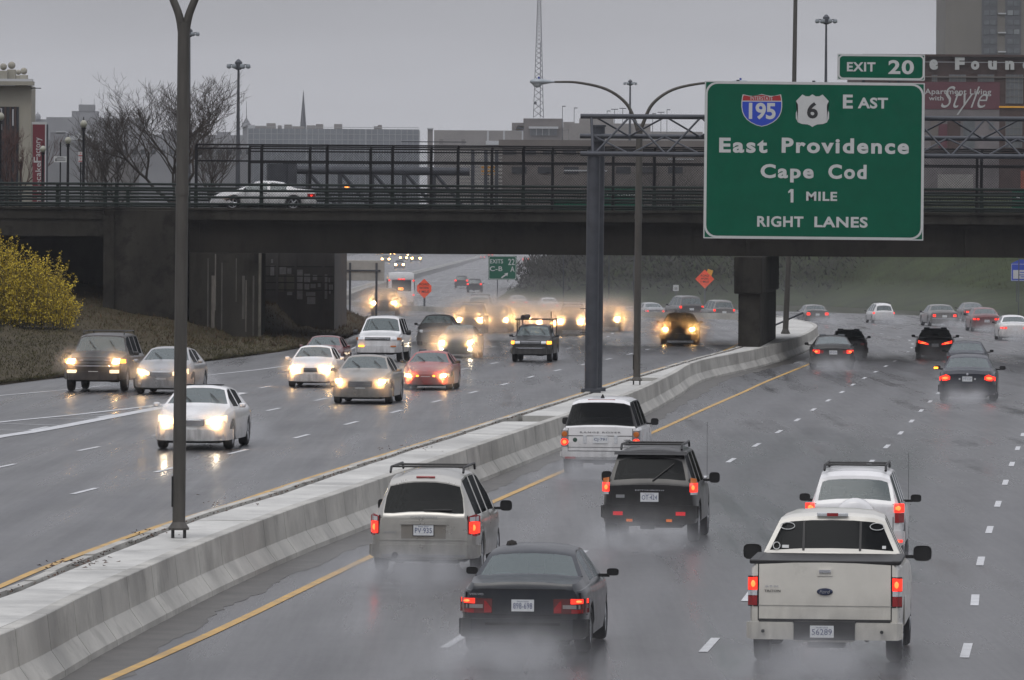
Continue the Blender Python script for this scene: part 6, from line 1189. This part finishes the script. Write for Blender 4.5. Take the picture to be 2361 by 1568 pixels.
Bd.patch(1, [(.89, .94, 1.07), (.98, .94, 1.06)], AMB, 'turn_lamp', t, mirror=True, eps=.02); fog(t, Bd, .55, .85, .62, .72, HEADS); hseam(t, Bd, 1, -.95, .95, .85, .03, CHR, .085, 'bumper_strip')
MERC = [[(.50, .62, .74), (.62, .60, .78), (.90, .64, .80)]]
def merc(t, Bd, S):
    Bd.patch(1, [(.28 * 1.3, .60, .70), (.44, .59, .73)], HEADS, 'inner_headlight', t, mirror=True, eps=.02); MB().lathe([(.05, -.006), (.05, .006)], 14, 'Y', c=(0, S['L'] / 2 - .1, .80)).tube([(0, 2.27, .75), (0, 2.27, .80)], .006, 4).obj('bonnet_star', CHR, t)
    fog(t, Bd, .62, .76, .32, .37, LENS)
t, Bd, S = frontcar('sedan', 'silver sedan with round twin headlights, partly behind the near lamp pole', 'sedan', 382, 908, 133, PSV, MERC, grille=(.33, .56, .72, 6), slope=.085, mcol=1, power=90, pl='', extra=merc)
t, Bd, S = frontcar('sedan', 'white sedan with round twin headlights, nearest oncoming car behind the lamp pole', 'sedan', 453, 1034, 177, PW, MERC, hm=HEADW, grille=(.33, .56, .72, 6), slope=.085, mcol=1, power=110, pl='AN·271', extra=merc, lod=2)
MB().box((0, -.2, 1.462), (.85, .5, .012)).obj('sunroof', GD, t, ang=0)
frontcar('sedan', 'white sedan with glaring headlights in front of the dark red car', 'sedan', 722, 892, 112, PW, [[(.60, .62, .76), (.92, .64, .76)]], grille=(.24, .55, .70, 1), slope=.065, mcol=1, power=200, over={'W': 1.72})
t, Bd, S = frontcar('sedan', 'tan silver sedan with bright headlights and open sunroof, left of the red coupe', 'sedan', 839, 930, 137, PTAN, [[(.62, .60, .76), (.92, .64, .76)]], grille=(.36, .52, .70, 3), slope=.085, mcol=1, power=170, lod=2); MB().box((0, -.25, 1.462), (.95, .55, .012)).obj('sunroof', GD, t, ang=0)
t, Bd, S = frontcar('coupe', 'red coupe with slim headlights and amber lamps', 'coupe', 988, 898, 115, PRED, [[(.60, .46, .54), (.90, .46, .55)]], slope=.085, power=110, pl='AB 12'); Bd.patch(1, [(.24, .46, .52), (.33, .46, .52)], AMB, 'turn_lamp', t, mirror=True, eps=.02)
frontcar('coupe', 'dark red car with headlights off behind the white glaring sedan', 'sedan', 746, 853, 97, PDR, [[(.60, .62, .74), (.90, .64, .74)]], lit=0, slope=.075, mcol=1)
t, Bd, S = frontcar('sport_utility_vehicle', 'white sport utility vehicle with only one amber lamp lit', 'suv', 877, 834, 106, PW, [[(.64, .86, .97), (.84, .86, .97)]], lit=0, grille=(.5, .85, .97, 1), slope=.085, cat='suv', mirror=.14, mh=1.0)
Bd.patch(1, [(.85 * .9, .86, .97), (.97 * .9, .86, .96)], AMBDIM, 'turn_lamp', t, mirror=True, eps=.02); Bd.patch(1, [(.52, .60, .66), (.74, .60, .66)], AMB, 'signal_lamp', t, eps=.09); Bd.patch(1, [(-.74, .60, .65), (-.52, .60, .65)], AMBDIM, 'signal_lamp', t, eps=.09)
frontcar('sedan', 'dark grey sedan with headlights off behind the dark green one', 'sedan', 1006, 797, 88, PGR, [[(.62, .62, .76), (.90, .66, .76)]], lit=0, slope=.075)
t, Bd, S = frontcar('sedan', 'dark green sedan with dazzling greenish-white headlights', 'sedan', 1056, 824, 92, PGN, [[(.60, .60, .76), (.90, .62, .76)]], hm=HEADW, slope=.085, power=260, pl=None); fog(t, Bd, .58, .70, .34, .42, HEADW)
JG = lambda t, Bd, S: [Bd.patch(1, [(x - .025, .72, .95), (x + .025, .72, .95)], PSV, 'grille_slat', t, eps=.03) for x in (-.36, -.24, -.12, 0, .12, .24, .36)]
frontcar('sport_utility_vehicle', 'dark jeep-like vehicle with slatted grille and roof rack, left one of the headlit pair', 'suv', 1085, 769, 69, PGR, [[(.56, .76, .92), (.78, .76, .92)]], slope=.06, cat='suv', power=140, pl=None, extra=JG, rack=(-1.9, .2))
frontcar('sport_utility_vehicle', 'grey jeep-like vehicle with slatted grille, right one of the headlit pair', 'suv', 1147, 766, 64, PMG, [[(.56, .76, .92), (.78, .76, .92)]], slope=.06, cat='suv', power=140, pl=None, extra=JG, gl='front')
frontcar('sedan', 'white car with bright headlights blurred by mist', 'sedan', 1202, 757, 62, PW, [[(.58, .60, .76), (.9, .62, .76)]], slope=.05, power=170, pl=None)
frontcar('minivan', 'silver sport vehicle with roof rack above the headlit pair', 'suv', 1104, 742, 60, PSV, [[(.6, .78, .9), (.85, .78, .9)]], lit=0, slope=.05, cat='suv', pl=None, rack=(-1.9, .2))
frontcar('sport_utility_vehicle', 'dark vehicle with star-like headlights by the back of the grey sign', 'suv', 887, 728, 64, PBR, [[(.6, .78, .92), (.86, .78, .92)]], slope=.02, cat='suv', power=220, pl=None)
frontcar('van', 'white van seen over the ladder rack of the black pickup', 'minivan', 1262, 763, 56, PW, [[(.6, .66, .78), (.9, .66, .78)]], slope=.05, cat='van', pl=None, power=120)
frontcar('sport_utility_vehicle', 'silver jeep-like vehicle with roof rack left of the gantry column', 'suv', 1317, 772, 68, PMG, [[(.58, .76, .92), (.80, .76, .92)]], slope=.05, cat='suv', power=180, pl=None, extra=JG, rack=(-1.9, .2))
t, Bd, S = frontcar('sport_utility_vehicle', 'vehicle with the brightest headlight, behind the gantry column', 'suv', 1403, 764, 62, PGR, [[(.55, .70, .98), (.92, .70, .98)]], slope=.06, cat='suv', power=420, pl=None)
frontcar('sedan', 'dark sedan with lit headlights, alone between lamp post and bridge pier', 'sedan', 1566, 792, 88, PBR, [[(.60, .62, .74), (.90, .64, .74)]], slope=.06, power=170, pl='')
t, Bd, S = frontcar('pickup_truck', 'black pickup with ladder rack and orange marker lamps, in the oncoming lanes', 'smallpickup', 1228, 834, 94, PBK, [[(.52, .80, .92), (.76, .80, .92)]], lit=0, grille=(.42, .80, .92, 2), slope=.085, cat='pickup truck', gl='clear', hs=.96)
Bd.patch(1, [(.80 * .86, .79, .93), (.97 * .86, .79, .92)], AMB, 'turn_lamp', t, mirror=True, eps=.03); hseam(t, Bd, 1, -.8, .8, .62, .04, CHR, .09, 'bumper_strip')
for y_ in (-2.2, -.3, .6):
    for sx_ in (-.72, .72): MB().tube([(sx_, y_, 1.1), (sx_, y_, 1.86)], .025, 6).obj('rack_upright', BLK, t)
    MB().tube([(-.82, y_, 1.84), (.82, y_, 1.84)], .025, 6).obj('rack_crossbar', BLK, t)
for sx_ in (-.72, .72): MB().tube([(sx_, -2.3, 1.86), (sx_, 1.3, 1.86)], .025, 6).obj('rack_rail', BLK, t)
MB().tube([(.45, -1.8, 1.95), (.45, 1.0, 1.95)], .1, 10).obj('rolled_load', DRK, t); MB().box((-.72, .6, 2.0), (.04, .04, .4)).obj('rack_stake', BLK, t, ang=0)
# far headlights coming down the hill, one small car each
FH = emitter('far_headlight', (1, .52, .16), 26, (.8, .8, .7))
for X, Y, w, k, lb in ((921, 620, 25, 'sedan', 'brightest pair of distant headlights above the bus'), (959, 606, 27, 'suv', 'distant headlights furthest right above the bus'), (889, 606, 22, 'sedan', 'distant headlights left of centre above the bus'), (876, 590, 16, 'sedan', 'distant headlights touching the bridge beam, leftmost'), (905, 590, 13, 'sedan', 'distant headlights touching the bridge beam, in the middle'), (930, 602, 20, 'sedan', 'faint distant headlights between two brighter pairs'), (945, 593, 14, 'sedan', 'small distant headlights just under the bridge beam'),
                      (777, 628, 26, 'suv', 'distant car at the abutment edge, upper one with lit lamps'), (775, 651, 34, 'sedan', 'distant car at the abutment edge, lower one with lit lamps')):
    t, Bd, S = car('car', lb, 'car', k, X, Y, w, z=ZL, rear=False, col=PGR, slope=-.02, gl='dark', lod=0, group='distant oncoming cars'); hw = S['W'] / 2
    Bd.patch(1, [(.50 * hw, .56, .86), (.92 * hw, .56, .86)], FH, 'headlight', t, mirror=True, eps=.03)
# white coupe on the bridge, seen from its left flank
t, Bd, S = car('coupe', 'white two-door car crossing the bridge from right to left', 'car', 'coupe', 607, 900, 150, col=PW, slope=0, gl='clear', over={'L': 4.9, 'W': 1.8, 'R': .34, 'ax': (-1.45, 1.42), 'zu': .2, 'top': [(-2.45, .86), (-2.38, .97), (-1.85, 1.0), (-1.62, 1.02), (-.95, 1.32), (-.5, 1.38), (.0, 1.385), (.35, 1.34), (1.2, .98), (2.0, .82), (2.3, .66), (2.45, .52)], 'belt': [(-2.45, .84), (-1.7, .92), (1.0, .90), (2.45, .5)], 'ws': (.35, 1.2), 'rw': (-1.62, -.95), 'side': [(-1.15, -.32), (-.25, .85)], 'tum': .5}, lod=2)
pc = U(607, 487, D0 + 4.2); t.location = (pc.x, D0 + 4.2, ZD + .02); t.rotation_euler = (0, 0, math.pi / 2); t.scale = (1, 1, 1)
tail(t, Bd, [(.70, .64, .80), (.86, .62, .80)], TAILDIM, 'tail_lamp', eps=.02); MB().box((-.90, -2.30, .71), (.02, .10, .07)).obj('tail_lamp', TAIL, t, ang=0)
Bd.patch(1, [(.60, .50, .60), (.88, .52, .62)], LENS, 'headlight', t, mirror=True, eps=.02); Bd.patch(1, [(.84, .54, .60), (.895, .54, .60)], AMB, 'turn_lamp', t, mirror=True, eps=.03); bumper(t, Bd, -1, .26, .5, PW, .06); bumper(t, Bd, 1, .22, .45, PW, .06)
for y_ in (-.3, .82): MB().box((-.905, y_, .66), (.008, .012, .5)).obj('panel_gap', BLK, t, ang=0)
MB().box((-.912, -.12, .80), (.02, .16, .03)).obj('door_handle', BLK, t, ang=0)

# ================================================================== HAZE, MIST AND SPRAY
def vol(name, dens, col=(.86, .88, .93), an=.2, het=None):
    m = bpy.data.materials.new(name); m.use_nodes = True; n = m.node_tree; n.nodes.clear(); o = n.nodes.new('ShaderNodeOutputMaterial'); v = n.nodes.new('ShaderNodeVolumePrincipled')
    v.inputs['Color'].default_value = (*col, 1); v.inputs['Density'].default_value = dens; v.inputs['Anisotropy'].default_value = an; n.links.new(v.outputs[0], o.inputs['Volume'])
    if het:
        t = n.nodes.new('ShaderNodeTexCoord'); ln = n.nodes.new('ShaderNodeVectorMath'); ln.operation = 'LENGTH'; n.links.new(t.outputs['Object'], ln.inputs[0])
        r = n.nodes.new('ShaderNodeMapRange'); r.interpolation_type = 'SMOOTHERSTEP'; r.inputs[1].default_value = 1; r.inputs[2].default_value = .0; r.inputs[3].default_value = 0; r.inputs[4].default_value = dens; n.links.new(ln.outputs['Value'], r.inputs[0])
        if het > 1:
            z = n.nodes.new('ShaderNodeTexNoise'); z.inputs['Scale'].default_value = 1.6; z.inputs['Detail'].default_value = 3; g_ = n.nodes.new('ShaderNodeNewGeometry'); n.links.new(g_.outputs['Position'], z.inputs[0])
            q = n.nodes.new('ShaderNodeMapRange'); q.inputs[1].default_value = .40; q.inputs[2].default_value = .64; q.inputs[3].default_value = .0; q.inputs[4].default_value = 2.0; n.links.new(z.outputs[0], q.inputs[0])
            mu = n.nodes.new('ShaderNodeMath'); mu.operation = 'MULTIPLY'; n.links.new(r.outputs[0], mu.inputs[0]); n.links.new(q.outputs[0], mu.inputs[1]); n.links.new(mu.outputs[0], v.inputs['Density'])
        else: n.links.new(r.outputs[0], v.inputs['Density'])
    return m
MB().box((0, 1255, 36.5), (878, 2580, 75)).obj('haze', vol('haze_air', .00012), None, ang=0, kind='stuff')
MB().box((-8, 915, 1.2), (86, 1130, 2.3)).obj('mist', vol('low_mist', .0007, (.9, .9, .93)), None, ang=0, kind='stuff', label='low bank of road mist beyond the bridge')
MB().box((-8, 970, 2.3), (88, 1250, 4.5)).obj('mist', vol('upper_mist', .0003, (.9, .9, .93)), None, ang=0, kind='stuff', label='thin mist above the far road')
SPH = bpy.data.meshes.new('spray'); bm = bmesh.new(); bmesh.ops.create_icosphere(bm, subdivisions=2, radius=1); bm.to_mesh(SPH); bm.free()
SPW = vol('wide_spray', .10, (.88, .89, .92), .2, 2); SPR = vol('tyre_spray', .50, (.88, .89, .92), .2, 2); GLW = vol('lamp_mist', .50, (.93, .9, .86), .25, 1)
for o in [o for o in C.objects if o.type == 'EMPTY' and o.get('category') in ('car', 'suv', 'minivan', 'pickup truck', 'van', 'bus')]:
    if o.location.z > 3 or o.location.y > 600: continue
    s_ = o.scale.x; rear = abs(o.rotation_euler.z) < 1.2; f = Vector((-math.sin(o.rotation_euler.z), math.cos(o.rotation_euler.z), 0)); bl_ = 2.4 * s_
    me = SPH
    for (back, sz, m, nm) in ([(bl_ + 2.5, (1.45, 3.1, .46), SPR, 'spray'), (bl_ + 4.0, (2.1, 6.5, 1.0), SPW, 'spray')] if rear else [(bl_ + 1.8, (1.5, 3.2, .8), SPR, 'spray')]):
        q = link(nm, SPH.copy(), None, loc=o.location - f * back + Vector((0, 0, .16))); q.data.materials.append(m); q.scale = sz; q.rotation_euler = o.rotation_euler; q['kind'] = 'stuff'; q['label'] = ' '.join(('tyre spray behind the ' + o['label']).replace(',', '').split()[:14])
    if not rear and any(c.type == 'LIGHT' for c in o.children):
        z_ = [c.location.z for c in o.children if c.type == 'LIGHT'][0] * s_
        for c in [c for c in o.children if c.type == 'LIGHT']:
            q = link('spray', SPH.copy(), None, loc=o.location + f * (bl_ + .15) + Vector((-c.location.x * s_ * math.cos(o.rotation_euler.z - math.pi), -c.location.x * s_ * math.sin(o.rotation_euler.z - math.pi), z_)) if False else o.matrix_basis @ c.location + f * .1)
            q.data.materials.append(GLW); r_ = .85 if o.location.y < 250 else 1.5 if o.location.y < 320 else 2.3; q.scale = (r_, r_, r_ * .85); q['kind'] = 'stuff'; q['label'] = ' '.join(('lit mist before the ' + o['label']).replace(',', '').split()[:14])
